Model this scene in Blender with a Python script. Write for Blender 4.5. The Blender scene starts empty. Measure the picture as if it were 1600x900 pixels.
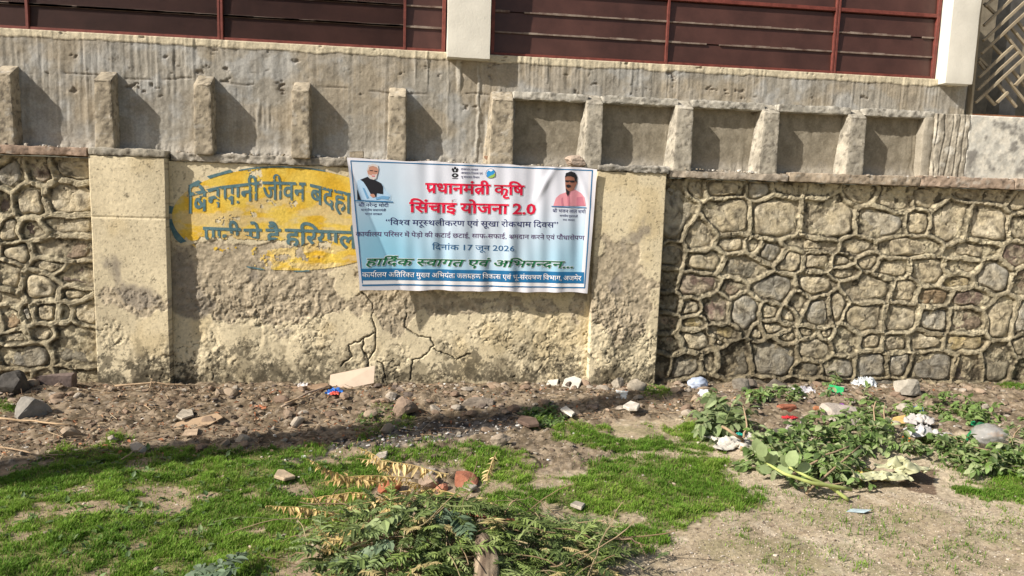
import bpy, bmesh, math, random
import numpy as np
from mathutils import Vector, Matrix
R_ = math.radians
rnd = random.Random(7)
SC = bpy.context.scene
COL = SC.collection

# ------------------------------------------------------------------ camera
FOC = 1155.0                        # focal length in pixels of a 1600 px wide frame
CAM = np.array([0.0, -6.5, 1.7496])
cr = np.array([0.99247048, -0.11827121, 0.03184757])
cu = np.array([-0.01630268, 0.1301458, 0.99136083])
cf = np.array([0.12139428, 0.98441556, -0.12723772])
cam_d = bpy.data.cameras.new('camera'); cam = bpy.data.objects.new('camera', cam_d); COL.objects.link(cam)
cam_d.sensor_width = 36.0; cam_d.lens = 36.0 * FOC / 1600.0
cam_d.clip_start = 0.05; cam_d.clip_end = 400
m = Matrix(((cr[0], cu[0], -cf[0]), (cr[1], cu[1], -cf[1]), (cr[2], cu[2], -cf[2])))
cam.matrix_world = Matrix.Translation(Vector(CAM)) @ m.to_4x4()
SC.camera = cam

# ------------------------------------------------------------------ light
sd = Vector((0.39, 0.165, -0.305)).normalized()          # the way sunlight travels
sun_d = bpy.data.lights.new('sun', 'SUN'); sun_d.energy = 5.0; sun_d.angle = R_(0.55); sun_d.color = (1.0, 0.925, 0.82)
sun = bpy.data.objects.new('sun', sun_d); COL.objects.link(sun)
sun.rotation_euler = sd.to_track_quat('-Z', 'Y').to_euler()
w = bpy.data.worlds.new('World'); SC.world = w; w.use_nodes = True
nt = w.node_tree
sky = nt.nodes.new('ShaderNodeTexSky'); sky.sky_type = 'NISHITA'; sky.sun_disc = False
sky.sun_elevation = math.asin(-sd.z); sky.sun_rotation = math.atan2(-sd.x, -sd.y)
sky.dust_density = 2.5; sky.air_density = 1.2
bg = nt.nodes['Background']; bg.inputs['Strength'].default_value = 0.068
nt.links.new(sky.outputs[0], bg.inputs[0])
SC.view_settings.view_transform = 'Standard'; SC.view_settings.look = 'None'
SC.view_settings.exposure = 0.50; SC.view_settings.gamma = 1.0
SC.cycles.max_bounces = 5; SC.cycles.diffuse_bounces = 3; SC.cycles.transparent_max_bounces = 12

# ------------------------------------------------------------------ pixel rays used while measuring the place
def ray(x, y): return cr * (x - 800) + cu * (450 - y) + cf * FOC
def W(x, y, Y=0.0):
    d = ray(x, y); p = CAM + d * (Y - CAM[1]) / d[1]; return float(p[0]), float(p[2])
def G(x, y, Z=0.0):
    d = ray(x, y); p = CAM + d * (Z - CAM[2]) / d[2]; return float(p[0]), float(p[1])

# ------------------------------------------------------------------ noise
_tab = np.random.RandomState(3).rand(256, 256)
def vn(x, y, s=0):
    x = np.asarray(x, float) + s * 17.3; y = np.asarray(y, float) + s * 9.7
    xi = np.floor(x).astype(int); yi = np.floor(y).astype(int); fx = x - xi; fy = y - yi
    fx = fx * fx * (3 - 2 * fx); fy = fy * fy * (3 - 2 * fy)
    a = _tab[xi & 255, yi & 255]; b = _tab[(xi + 1) & 255, yi & 255]; c = _tab[xi & 255, (yi + 1) & 255]; d = _tab[(xi + 1) & 255, (yi + 1) & 255]
    return (a * (1 - fx) + b * fx) * (1 - fy) + (c * (1 - fx) + d * fx) * fy
def fbm(x, y, s=0, o=4, g=0.5):
    t = 0; a = 1; n = 0
    for i in range(o):
        t = t + a * vn(x * 2 ** i, y * 2 ** i, s + i * 3); n += a; a *= g
    return t / n
def vn3(p, s=0):
    z = p[:, 2] + s * 5.1; zi = np.floor(z); f = z - zi; f = f * f * (3 - 2 * f)
    return vn(p[:, 0] + zi * 31.7, p[:, 1] + zi * 11.3, s) * (1 - f) + vn(p[:, 0] + (zi + 1) * 31.7, p[:, 1] + (zi + 1) * 11.3, s) * f
def fbm3(p, s=0, o=3):
    t = 0; a = 1; n = 0
    for i in range(o):
        t = t + a * vn3(p * 2 ** i, s + i * 7); n += a; a *= .5
    return t / n
def ss(a, b, x):
    t = np.clip((x - a) / (b - a), 0, 1); return t * t * (3 - 2 * t)
_j = np.random.RandomState(5).rand(128, 128, 2)
def worley(x, y):
    xi = np.floor(x).astype(int); yi = np.floor(y).astype(int)
    d1 = np.full(x.shape, 9.0); d2 = np.full(x.shape, 9.0); idv = np.zeros(x.shape)
    for i in (-1, 0, 1):
        for j in (-1, 0, 1):
            c = _j[(xi + i) & 127, (yi + j) & 127]
            d = np.hypot(xi + i + c[..., 0] - x, yi + j + c[..., 1] - y)
            nn = d < d1
            d2 = np.where(nn, d1, np.minimum(d2, d)); idv = np.where(nn, c[..., 0], idv); d1 = np.where(nn, d, d1)
    return d1, d2, idv
def C3(*c): return np.array(c, float)
def mixc(a, b, t): return a * (1 - t[..., None]) + b * t[..., None]

# ------------------------------------------------------------------ objects
def fast_mesh(name, V, Fc, cols=None, smooth=True):
    """V (n,3) array, Fc (k,3|4) int array or list of arrays, cols (n,3)"""
    me = bpy.data.meshes.new(name)
    if not isinstance(Fc, list): Fc = [Fc]
    Fc = [np.asarray(f, int) for f in Fc if len(f)]
    V = np.asarray(V, float)
    me.vertices.add(len(V)); me.vertices.foreach_set('co', V.astype(np.float32).ravel())
    nl = sum(f.size for f in Fc); npoly = sum(len(f) for f in Fc)
    me.loops.add(nl); me.loops.foreach_set('vertex_index', np.concatenate([f.ravel() for f in Fc]).astype(np.int32))
    tot = np.concatenate([np.full(len(f), f.shape[1]) for f in Fc]); st = np.concatenate([[0], np.cumsum(tot)[:-1]])
    me.polygons.add(npoly); me.polygons.foreach_set('loop_start', st.astype(np.int32))
    me.polygons.foreach_set('use_smooth', np.full(npoly, smooth))
    me.update(calc_edges=True)
    if cols is not None:
        a = me.color_attributes.new('Col', 'FLOAT_COLOR', 'POINT')
        c4 = np.ones((len(V), 4), np.float32); c4[:, :3] = cols; a.data.foreach_set('color', c4.ravel())
    return me
def link(name, me, mat, parent=None, loc=None, rot=None):
    o = bpy.data.objects.new(name, me); COL.objects.link(o)
    if mat is not None: me.materials.clear(); me.materials.append(mat)
    if parent is not None: o.parent = parent
    if loc is not None: o.location = loc
    if rot is not None: o.rotation_euler = rot
    return o
def tag(o, label=None, cat=None, group=None, kind=None):
    if label: o['label'] = label
    if cat: o['category'] = cat
    if group: o['group'] = group
    if kind: o['kind'] = kind
    return o
def thing(name, label, cat, group=None, loc=(0, 0, 0)):
    o = bpy.data.objects.new(name, None); COL.objects.link(o); o.location = loc; o.empty_display_size = .1
    return tag(o, label, cat, group)
def grid_faces(nx, ny):
    i = np.arange(nx - 1)[None, :]; j = np.arange(ny - 1)[:, None]; a = (j * nx + i)
    return np.stack([a, a + 1, a + nx + 1, a + nx], -1).reshape(-1, 4)
def rough_box(x0, x1, y0, y1, z0, z1, step=.03, amp=.006, rad=.012, freq=18, seed=0, warp=None):
    """box of plaster or concrete with worn arrises and an uneven face"""
    lo = np.array([x0, y0, z0]); hi = np.array([x1, y1, z1]); n = np.maximum(2, np.ceil((hi - lo) / step).astype(int) + 1)
    Vs = []; Fs = []; off = 0
    for ax in range(3):
        a, b = [k for k in range(3) if k != ax]
        ga = np.linspace(lo[a], hi[a], n[a]); gb = np.linspace(lo[b], hi[b], n[b]); A, B = np.meshgrid(ga, gb)
        for side in (0, 1):
            P = np.zeros((A.size, 3)); P[:, a] = A.ravel(); P[:, b] = B.ravel(); P[:, ax] = (lo, hi)[side][ax]
            f = grid_faces(n[a], n[b])
            if (side == 0) != (ax == 1): f = f[:, ::-1]
            Vs.append(P); Fs.append(f + off); off += len(P)
    P = np.concatenate(Vs); rad = min(rad, (hi - lo).min() * .45)
    q = np.clip(P, lo + rad, hi - rad); d = P - q; L = np.linalg.norm(d, axis=1, keepdims=True); d = d / np.maximum(L, 1e-6)
    P2 = q + d * rad
    k = (fbm3(P * freq, seed, 3) - .5) * 2 * amp + (fbm3(P * freq * .25, seed + 5, 2) - .5) * 2 * amp
    P2 = P2 + d * k[:, None]
    if warp: P2 = warp(P2)
    return P2, np.concatenate(Fs)

# ------------------------------------------------------------------ materials
def mat_new(name):
    mt = bpy.data.materials.new(name); mt.use_nodes = True; n = mt.node_tree.nodes; l = mt.node_tree.links
    return mt, n, l, n['Principled BSDF']
def N(n, t, **k):
    o = n.new(t)
    for a, b in k.items():
        if hasattr(o, a): setattr(o, a, b)
        else: o.inputs[a].default_value = b
    return o
def mat_attr(name, rough=.9, bump=.3, bscale=60, vary=.35, vscale=25, spec=.2, trans=0, dist=.01):
    """colour from the Col attribute, broken up by two noises, with fine relief"""
    mt, n, l, b = mat_new(name)
    at = N(n, 'ShaderNodeAttribute', attribute_name='Col'); tc = N(n, 'ShaderNodeTexCoord')
    n1 = N(n, 'ShaderNodeTexNoise', Scale=vscale, Detail=6.0, Roughness=.65); l.new(tc.outputs['Object'], n1.inputs['Vector'])
    mr = N(n, 'ShaderNodeMapRange'); mr.inputs[1].default_value = .3; mr.inputs[2].default_value = .7
    mr.inputs[3].default_value = 1 - vary; mr.inputs[4].default_value = 1 + vary; l.new(n1.outputs[0], mr.inputs[0])
    mx = N(n, 'ShaderNodeMix', data_type='RGBA', blend_type='MULTIPLY'); mx.inputs[0].default_value = 1
    l.new(at.outputs['Color'], mx.inputs[6]); l.new(mr.outputs[0], mx.inputs[7]); l.new(mx.outputs[2], b.inputs['Base Color'])
    b.inputs['Roughness'].default_value = rough; b.inputs['Specular IOR Level'].default_value = spec
    if bump:
        n2 = N(n, 'ShaderNodeTexNoise', Scale=bscale, Detail=5.0, Roughness=.7); l.new(tc.outputs['Object'], n2.inputs['Vector'])
        bp = N(n, 'ShaderNodeBump', Strength=bump, Distance=dist); l.new(n2.outputs[0], bp.inputs['Height']); l.new(bp.outputs[0], b.inputs['Normal'])
    if trans:
        tr = N(n, 'ShaderNodeBsdfTranslucent'); l.new(mx.outputs[2], tr.inputs['Color'])
        ms = N(n, 'ShaderNodeMixShader'); ms.inputs[0].default_value = trans
        l.new(b.outputs[0], ms.inputs[1]); l.new(tr.outputs[0], ms.inputs[2]); l.new(ms.outputs[0], n['Material Output'].inputs[0])
    return mt
def mat_flat(name, c, rough=.7, bump=0, bscale=80, vary=.25, vscale=12, spec=.3, metal=0, c2=None, alpha=None, trans=0):
    """plain colour, mottled between c and c2 (or darker/lighter c)"""
    mt, n, l, b = mat_new(name)
    tc = N(n, 'ShaderNodeTexCoord'); n1 = N(n, 'ShaderNodeTexNoise', Scale=vscale, Detail=6.0, Roughness=.65); l.new(tc.outputs['Object'], n1.inputs['Vector'])
    cr_ = N(n, 'ShaderNodeValToRGB'); e = cr_.color_ramp.elements; e[0].position = .32; e[1].position = .68
    lo = [v * (1 - vary) for v in c] if c2 is None else c; hi = [min(1, v * (1 + vary)) for v in c] if c2 is None else c2
    e[0].color = (*lo, 1); e[1].color = (*hi, 1); l.new(n1.outputs[0], cr_.inputs[0]); l.new(cr_.outputs[0], b.inputs['Base Color'])
    b.inputs['Roughness'].default_value = rough; b.inputs['Specular IOR Level'].default_value = spec; b.inputs['Metallic'].default_value = metal
    if bump:
        n2 = N(n, 'ShaderNodeTexNoise', Scale=bscale, Detail=5.0, Roughness=.7); l.new(tc.outputs['Object'], n2.inputs['Vector'])
        bp = N(n, 'ShaderNodeBump', Strength=bump, Distance=.01); l.new(n2.outputs[0], bp.inputs['Height']); l.new(bp.outputs[0], b.inputs['Normal'])
    if alpha is not None: b.inputs['Alpha'].default_value = alpha
    if trans:
        tr = N(n, 'ShaderNodeBsdfTranslucent'); l.new(cr_.outputs[0], tr.inputs['Color'])
        ms = N(n, 'ShaderNodeMixShader'); ms.inputs[0].default_value = trans
        l.new(b.outputs[0], ms.inputs[1]); l.new(tr.outputs[0], ms.inputs[2]); l.new(ms.outputs[0], n['Material Output'].inputs[0])
    return mt
M = {}
M['plaster'] = mat_attr('plaster', .93, .35, 70, .16, 40, .15)
M['upper'] = mat_attr('cement_render', .95, .42, 90, .18, 60, .12)
M['mortar'] = mat_attr('lime_mortar', .95, .9, 48, .32, 30, .12, dist=.014)
M['stonea'] = mat_attr('rubble_stone', .88, 1.0, 26, .34, 20, .2, dist=.022)
M['ground'] = mat_attr('earth', .97, .7, 50, .30, 45, .1)
M['grass'] = mat_attr('grass_blades', .6, 0, 50, .25, 6, .25, .35)
M['leaf'] = mat_attr('leaves', .55, 0, 50, .22, 14, .35, .28)
M['debris'] = mat_attr('debris', .9, .4, 80, .25, 40, .2)
M['print'] = mat_attr('banner_vinyl', .42, 0, 50, .02, 9, .35)
M['pier'] = mat_flat('cream_pier_paint', (.68, .66, .59), .85, .25, 60, .07, 5)
M['frame'] = mat_flat('maroon_frame_paint', (.16, .045, .035), .5, .1, 60, .3, 20)
M['slat'] = mat_flat('brown_shutter_paint', (.068, .030, .024), .40, .08, 30, .30, 3, .4)
M['lip'] = mat_flat('dusty_worn_lip', (.10, .055, .045), .8, .2, 60, c2=(.30, .25, .21), vscale=9)
M['cement'] = mat_flat('grey_cement', (.30, .26, .20), .95, .8, 45, .3, 14)
M['redstone'] = mat_flat('reddish_stone_slab', (.30, .22, .16), .9, .7, 40, c2=(.40, .33, .26), vscale=8)
M['wood'] = mat_flat('weathered_wood', (.20, .13, .08), .85, .6, 50, c2=(.42, .33, .22), vscale=25)
M['twig'] = mat_flat('dry_twig', (.26, .18, .11), .8, .3, 60, c2=(.42, .31, .20), vscale=20)
M['conc'] = mat_flat('concrete_pole', (.35, .34, .31), .9, .3, 40)

# =================================================================== GROUND
def in_poly(x, y, P):
    x = np.asarray(x); y = np.asarray(y); r = np.zeros(x.shape, bool); j = len(P) - 1
    for i in range(len(P)):
        xi, yi = P[i]; xj, yj = P[j]
        c = ((yi > y) != (yj > y)) & (x < (xj - xi) * (y - yi) / (yj - yi + 1e-12) + xi); r ^= c; j = i
    return r
def gp(L): return [G(*p) for p in L]
GRASS = [ (gp([(-260, 790), (-100, 752), (0, 735), (110, 716), (200, 704), (300, 700), (420, 706), (500, 700), (570, 704), (610, 712), (600, 735), (575, 765), (560, 800), (470, 838), (430, 880), (430, 1150), (-400, 1150)]), 1.0),
  (gp([(560, 690), (640, 686), (700, 690), (760, 700), (800, 712), (760, 735), (700, 725), (600, 735), (560, 720)]), .45),
  (gp([(880, 680), (905, 664), (960, 690), (1040, 664), (1100, 662), (1150, 690), (1140, 740), (1190, 785), (1120, 810), (1050, 815), (1010, 860), (960, 880), (860, 870), (800, 830), (750, 790), (740, 755), (770, 742), (850, 745), (920, 748), (948, 712), (940, 698), (890, 694)]), 1.0),
  (gp([(720, 700), (790, 708), (830, 730), (800, 760), (740, 770), (735, 730)]), .6),
  (gp([(1450, 735), (1520, 715), (1620, 712), (1800, 715), (1820, 800), (1610, 785), (1540, 775), (1480, 765)]), 1.2),
  (gp([(815, 650), (850, 642), (880, 650), (880, 668), (830, 672)]), .8),
  (gp([(150, 705), (165, 684), (200, 684), (195, 700)]), .7),
  (gp([(60, 715), (75, 700), (130, 700), (130, 722)]), .6),
  (gp([(280, 712), (300, 694), (430, 700), (440, 715)]), .5),
  (gp([(1590, 620), (1560, 600), (1700, 590), (1700, 625)]), .9),
  (gp([(0, 655), (5, 638), (40, 640), (45, 655)]), .7),
  (gp([(1120, 840), (1200, 760), (1500, 800), (1640, 780), (1700, 900), (1200, 900)]), .07),
  (gp([(560, 655), (640, 640), (650, 670), (560, 690)]), .18),
  (gp([(1000, 625), (1030, 605), (1035, 630), (1010, 640)]), .5) ]
def gmask(x, y):
    gg = np.zeros(np.shape(x))
    wx = x + (vn(x * 5, y * 5, 60) - .5) * .28 + (vn(x * 19, y * 19, 64) - .5) * .12; wy = y + (vn(x * 5, y * 5, 61) - .5) * .28 + (vn(x * 19, y * 19, 65) - .5) * .12
    for P, d in GRASS: gg = np.maximum(gg, in_poly(wx, wy, P) * d)
    pn = fbm(x * 3.2, y * 4.2, 8, 4) + (fbm(x * 12, y * 12, 7, 3) - .5) * .25
    bare = ss(.345, .44, pn)
    return gg * bare
RUB = gp([(-900, 600), (-900, 790), (0, 738), (110, 716), (300, 703), (560, 706), (640, 760), (760, 740), (940, 720), (960, 660), (1080, 660), (1200, 690), (1560, 690), (1900, 690), (1900, 560)])
RUB[0] = (-9, .3); RUB[-1] = (9.5, .3)
ASH = gp([(430, 725), (540, 690), (640, 668), (760, 655), (850, 648), (870, 656), (800, 672), (700, 692), (600, 705), (520, 712)])
def rubm(x, y):
    wx = x + (vn(x * 4, y * 4, 62) - .5) * .3; wy = y + (vn(x * 4, y * 4, 63) - .5) * .3
    return in_poly(wx, wy, RUB).astype(float)
def gz(x, y):
    x = np.asarray(x, float); y = np.asarray(y, float); r = rubm(x, y)
    z = .055 * np.exp(-((y + .45) / .38) ** 2) * (.4 + fbm(x * 1.5, y * 1.5, 1, 2))
    clod = fbm(x * 9, y * 9, 2, 4, .62) - .5
    d1, d2, _ = worley(x * 11, y * 11); d3, d4, _ = worley(x * 24 + 5, y * 24)
    z = z + r * (clod * .062 + ss(0, .5, d2 - d1) * .013 + ss(0, .5, d4 - d3) * .008)
    z = z + (1 - r) * (fbm(x * 3, y * 3, 4, 4) - .5) * .045
    g = gmask(x, y)
    z = z + (g > .3) * .008 * fbm(x * 14, y * 14, 6, 2)
    for (hx, hy, hr, hh) in HEAPS:
        z = z + hh * np.exp(-(((x - hx) / hr) ** 2 + ((y - hy) / (hr * .7)) ** 2))
    return z
HEAPS = [(*G(1335, 700), .55, .10), (*G(1500, 690), .5, .07), (*G(1150, 640), .4, .03), (*G(640, 860), .40, .08), (*G(850, 870), .28, .06), (*G(45, 625), .4, .04)]
def gz1(x, y): return float(gz(np.array([x]), np.array([y]))[0])
def axis(a, b, step, far, k=1.35):
    core = list(np.arange(a, b + step * .5, step)); s = step; v = core[-1]; hi = []
    while v < far: s *= k; v += s; hi.append(v)
    s = step; v = core[0]; lo = []
    while v > -far: s *= k; v -= s; lo.append(v)
    return np.array(lo[::-1] + core + hi)
gx = axis(-4.2, 6.6, .018, 90); gy = axis(-3.9, .2, .016, 90)
X, Y = np.meshgrid(gx, gy); Z = gz(X, Y); X_, Y_ = X.ravel(), Y.ravel()
r_ = rubm(X_, Y_); gm = gmask(X_, Y_); nA = fbm(X_ * 2, Y_ * 2, 12, 4); nB = fbm(X_ * 14, Y_ * 14, 13, 3); nC = fbm(X_ * 38, Y_ * 38, 14, 2)
sand = mixc(C3(.36, .295, .205), C3(.46, .385, .28), ss(.35, .65, nA)); sand = mixc(sand, C3(.20, .15, .10) * np.ones_like(sand), ss(.60, .78, nC) * .55)
sand = mixc(sand, C3(.55, .48, .38) * np.ones_like(sand), ss(.62, .78, nB) * .5); nD = fbm(X_ * 70, Y_ * 70, 19, 2); sand = sand * (.72 + .56 * nD)[:, None]; sand = mixc(sand, C3(.17, .17, .07) * np.ones_like(sand), ss(.55, .68, fbm(X_ * 5, Y_ * 7, 18, 4)) * .35)
dirt = mixc(C3(.115, .088, .058), C3(.24, .19, .135), ss(.35, .65, nB)); dirt = mixc(dirt, C3(.12, .08, .055) * np.ones_like(dirt), ss(.58, .75, nA) * .5)
dirt = mixc(dirt, C3(.50, .42, .33) * np.ones_like(dirt), ss(.68, .8, nC) * .6)
sand = mixc(sand, C3(.27, .20, .135) * (.7 + .6 * nD)[:, None], ss(.9, -.3, X_ + (nA - .5) * 1.2) * .75)
cols = mixc(sand, dirt, r_ * .9)
cols = mixc(cols, C3(.17, .165, .06) * np.ones_like(cols), np.clip(gm, 0, 1) * .85)
wx = X_ + (vn(X_ * 6, Y_ * 6, 70) - .5) * .2; wy = Y_ + (vn(X_ * 6, Y_ * 6, 71) - .5) * .2
ashm = in_poly(wx, wy, ASH) * (.55 + .45 * ss(.3, .6, nB))
cols = mixc(cols, mixc(C3(.05, .045, .042), C3(.16, .145, .13), ss(.4, .7, nC)), ashm)
soil_dark = gp([(1410, 738), (1470, 735), (1480, 765), (1440, 775), (1390, 762)])
cols = mixc(cols, C3(.13, .08, .055) * np.ones_like(cols), in_poly(wx, wy, soil_dark) * .8)
gme = fast_mesh('ground', np.stack([X_, Y_, Z.ravel()], 1), grid_faces(len(gx), len(gy)), cols)
tag(link('ground', gme, M['ground']), 'bare sandy earth in front of the boundary wall', None, None, 'structure')

# =================================================================== WALL HEIGHTFIELDS
def relief(name, x0, x1, z0, z1, step, fn, mat, parent, depth=.25):
    """a plastered or mortared face: fn(X,Z) -> y, colour ; closed with sides and a top"""
    nx = max(3, int((x1 - x0) / step) + 1); nz = max(3, int((z1 - z0) / step) + 1)
    gx_ = np.linspace(x0, x1, nx); gz_ = np.linspace(z0, z1, nz); A, B = np.meshgrid(gx_, gz_)
    y, c = fn(A, B)
    V = np.stack([A.ravel(), y.ravel(), B.ravel()], 1); c = c.reshape(-1, 3); f = [grid_faces(nx, nz)]
    idx = np.arange(nx * nz).reshape(nz, nx)
    rim = np.concatenate([idx[0, :], idx[1:, -1], idx[-1, -2::-1], idx[-2:0:-1, 0]])
    b0 = len(V); Vb = V[rim].copy(); Vb[:, 1] = depth; V = np.concatenate([V, Vb]); c = np.concatenate([c, c[rim]])
    k = len(rim); i = np.arange(k); f.append(np.stack([rim[i], b0 + i, b0 + (i + 1) % k, rim[(i + 1) % k]], 1))
    me = fast_mesh(name, V, np.concatenate(f), c)
    return link(name, me, mat, parent)
def blob(X, Z, px, py, rx, ry, Y=.05, p=1.0):
    cx, cz = W(px, py, Y); x2, _ = W(px + rx, py, Y); _, z2 = W(px, py + ry, Y)
    return np.exp(-((((X - cx) / (x2 - cx)) ** 2 + ((Z - cz) / (cz - z2)) ** 2) ** p))
def pdist(X, Z, pts):
    d = np.full(X.shape, 9.0)
    for (a, b), (c, e) in zip(pts[:-1], pts[1:]):
        L = (c - a) ** 2 + (e - b) ** 2 + 1e-9; t = np.clip(((X - a) * (c - a) + (Z - b) * (e - b)) / L, 0, 1)
        d = np.minimum(d, np.hypot(X - a - t * (c - a), Z - b - t * (e - b)))
    return d
CREAM = C3(.70, .61, .425); BROWN = C3(.43, .365, .265); GREY = C3(.33, .30, .25); MOLD = C3(.045, .04, .03)
def paint_face(X, Z, Y0, pos, neg, moldk, cracks=(), seed=0, greys=(), molds=()):
    e = 0
    for b in pos: e = e + blob(X, Z, *b[:4]) * b[4]
    for b in neg: e = e - blob(X, Z, *b[:4]) * b[4]
    nz = fbm(X * 7, Z * 7, 20 + seed, 5, .6)
    E = ss(.50, .56, e * .8 + (nz - .5) * 1.1)
    soft = ss(.2, .8, e * .8 + (nz - .5) * .8)
    n2 = fbm(X * 22, Z * 22, 23 + seed, 4, .6); n3 = fbm(X * 3, Z * 2, 25 + seed, 3)
    cream = mixc(CREAM * .86, CREAM * 1.04, ss(.3, .7, n3)); cream = mixc(cream, C3(.52, .40, .20) * np.ones_like(cream), ss(.5, .75, fbm(X * 4, Z * 3, 31 + seed, 3)) * .35)
    br = mixc(BROWN * .8, BROWN * 1.25, ss(.3, .7, n2))
    c = mixc(mixc(cream, BROWN * 1.25 * np.ones_like(cream), soft * .45), br, E)
    # grey weathering, drip shaped
    g = 0
    for b in greys: g = g + blob(X, Z, *b[:4]) * b[4]
    gw = ss(.42, .62, g + (fbm(X * 9, Z * 5, 33 + seed, 4) - .5) * .9)
    c = mixc(c, mixc(C3(.22, .19, .155), C3(.33, .29, .24), n2), gw * .8)
    # mould creeping up from the ground
    zz = moldk - Z
    mo = ss(.57, .64, fbm(X * 20, Z * 17, 27 + seed, 5, .72) + np.clip(zz, -.8, .25) * .75) * ss(-.62, .0, zz)
    c = mixc(c, MOLD * np.ones_like(c), mo * .8)
    mo2 = ss(.50, .66, fbm(X * 7, Z * 6, 36 + seed, 5, .7) + np.clip(zz + .1, -.8, .3) * .45) * ss(-.7, .0, zz); c = mixc(c, C3(.15, .125, .08) * np.ones_like(c), mo2 * .6)
    m3 = 0
    for b in molds: m3 = m3 + blob(X, Z, *b)
    m3 = ss(.46, .60, np.clip(m3, 0, 1.2) * .52 + (fbm(X * 28, Z * 24, 37 + seed, 5, .8) - .5) * 1.9 + .14); c = mixc(c, C3(.075, .065, .045) * np.ones_like(c), m3 * .72)
    sp = ss(.72, .80, fbm(X * 60, Z * 45, 29 + seed, 2)) * .45
    c = mixc(c, C3(.14, .11, .08) * np.ones_like(c), sp)
    # hairline network in the loose lower plaster
    wxx = X * 9 + fbm(X * 12, Z * 12, 41, 3) * 1.6; wzz = Z * 9 + fbm(X * 12, Z * 12, 42, 3) * 1.6
    d1, d2, _ = worley(wxx, wzz)
    lowz = ss(.95, .55, Z) * ss(.36, .52, fbm(X * 3.0, Z * 4, 43 + seed, 3))
    ck = (1 - ss(.0, .075, d2 - d1)) * lowz * ss(.35, .5, vn(X * 14, Z * 14, 39))
    big = np.zeros_like(X)
    for L in cracks:
        wx_ = X + (vn(X * 30, Z * 30, 44) - .5) * .02; wz_ = Z + (vn(X * 30, Z * 30, 45) - .5) * .02
        big = np.maximum(big, (1 - ss(.001, .004 + .008 * vn(X * 9, Z * 9, 99), pdist(wx_, wz_, [W(*p, .085) for p in L]))))
    c = mixc(c, C3(.035, .028, .02) * np.ones_like(c), np.clip(ck * .7 + big * .95, 0, 1))
    rag = ss(.52, .57, fbm(X * 24, Z * 19, 46 + seed, 4, .6)) * E * ss(1.15, .80, Z)
    y = Y0 - (1 - E) * .0045 - (n2 - .5) * (.0025 + .010 * E) - (fbm(X * 2.5, Z * 2.5, 48 + seed, 2) - .5) * .02 - rag * .006 + ck * .010 + big * .022 - lowz * (n2 - .5) * .02
    return y, c
LC = [[(565, 455), (583, 475), (583, 500), (588, 520), (570, 528), (567, 545), (575, 565), (578, 590)], [(588, 520), (586, 545), (576, 560)], [(635, 490), (633, 512), (655, 525), (672, 528), (678, 540), (665, 555), (645, 562), (642, 592)],
      [(567, 530), (545, 540), (550, 556), (533, 572)], [(678, 545), (715, 562), (735, 552)], [(600, 570), (602, 590)], [(590, 566), (602, 572)]]
def mid_fn(X, Z):
    pos = [(350, 450, 120, 62, 1.1), (470, 470, 120, 55, 1.0), (300, 420, 45, 60, .8), (616, 500, 24, 58, 1.4), (760, 478, 190, 24, 1.0), (620, 455, 60, 30, .6), (905, 400, 14, 140, .5), (400, 400, 160, 16, .5), (460, 400, 100, 45, .7)]
    neg = [(300, 540, 60, 50, .8), (540, 460, 26, 60, .7), (500, 560, 90, 40, .7), (760, 550, 160, 36, .9), (420, 330, 170, 45, 1.0), (400, 540, 40, 40, .5), (610, 575, 26, 20, .7), (390, 262, 140, 18, .8)]
    return paint_face(X, Z, .085, pos, neg, .16, LC, 0, [(285, 430, 26, 60, .9), (300, 480, 40, 20, .7), (440, 520, 60, 20, .45), (520, 300, 30, 40, .25), (410, 440, 90, 30, .4), (275, 300, 14, 60, .4)],
      [(300, 592, 60, 12), (345, 562, 26, 22), (415, 578, 28, 20), (460, 592, 60, 10), (505, 565, 16, 26), (725, 575, 46, 18), (800, 588, 100, 10), (880, 562, 34, 24), (380, 545, 20, 16), (620, 590, 40, 10), (740, 555, 12, 20)])
def pil_l(X, Z):
    y, c = paint_face(X, Z, .0, [(180, 470, 60, 26, .8), (240, 480, 40, 40, .7), (200, 455, 50, 14, .4), (170, 560, 24, 30, .5)], [(200, 330, 80, 100, 1.0), (190, 510, 20, 30, .7), (250, 500, 20, 20, .5)], .22, (), 3,
                      [(180, 400, 46, 40, .55), (215, 465, 50, 26, .75), (165, 540, 20, 30, .5), (230, 540, 24, 34, .35)], [(185, 592, 44, 22), (235, 570, 26, 26), (170, 560, 14, 20), (245, 600, 30, 12)])
    jl = np.abs(Z - W(200, 340, 0)[1]); return y + (1 - ss(.002, .008, jl)) * .006, c
def pil_r(X, Z):
    return paint_face(X, Z, .0, [(985, 440, 55, 90, 1.0), (970, 500, 50, 60, .7), (950, 400, 30, 60, .5)], [(985, 310, 50, 45, .9), (1015, 400, 14, 50, .6), (945, 560, 16, 30, .6), (995, 555, 22, 30, .8), (1018, 540, 8, 40, .7)], .17, (), 9,
                      [(960, 440, 20, 70, .45), (1000, 370, 40, 20, .5), (1010, 330, 20, 20, .35)], [(962, 560, 18, 40), (1000, 596, 26, 16), (945, 590, 20, 14), (985, 530, 18, 16), (1016, 575, 10, 22)])
mid = thing('plastered_wall', 'cream plastered wall panel with peeling paint, cracks and a painted yellow oval', 'wall')
relief('render_coat', -2.125, 1.555, -.12, 1.925, .0075, mid_fn, M['plaster'], mid)
pl = relief('wall_pillar', *[W(146, 420)[0], W(262, 420)[0]], -.12, 1.945, .0075, pil_l, M['plaster'], None)
tag(pl, 'cream painted pillar between the left stonework and the painted yellow oval', 'pillar')
pr = relief('wall_pillar', *[W(927, 420)[0], W(1033, 420)[0]], -.12, 1.965, .0075, pil_r, M['plaster'], None)
tag(pr, 'stained flaking pillar just right of the hanging banner', 'pillar')

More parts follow.
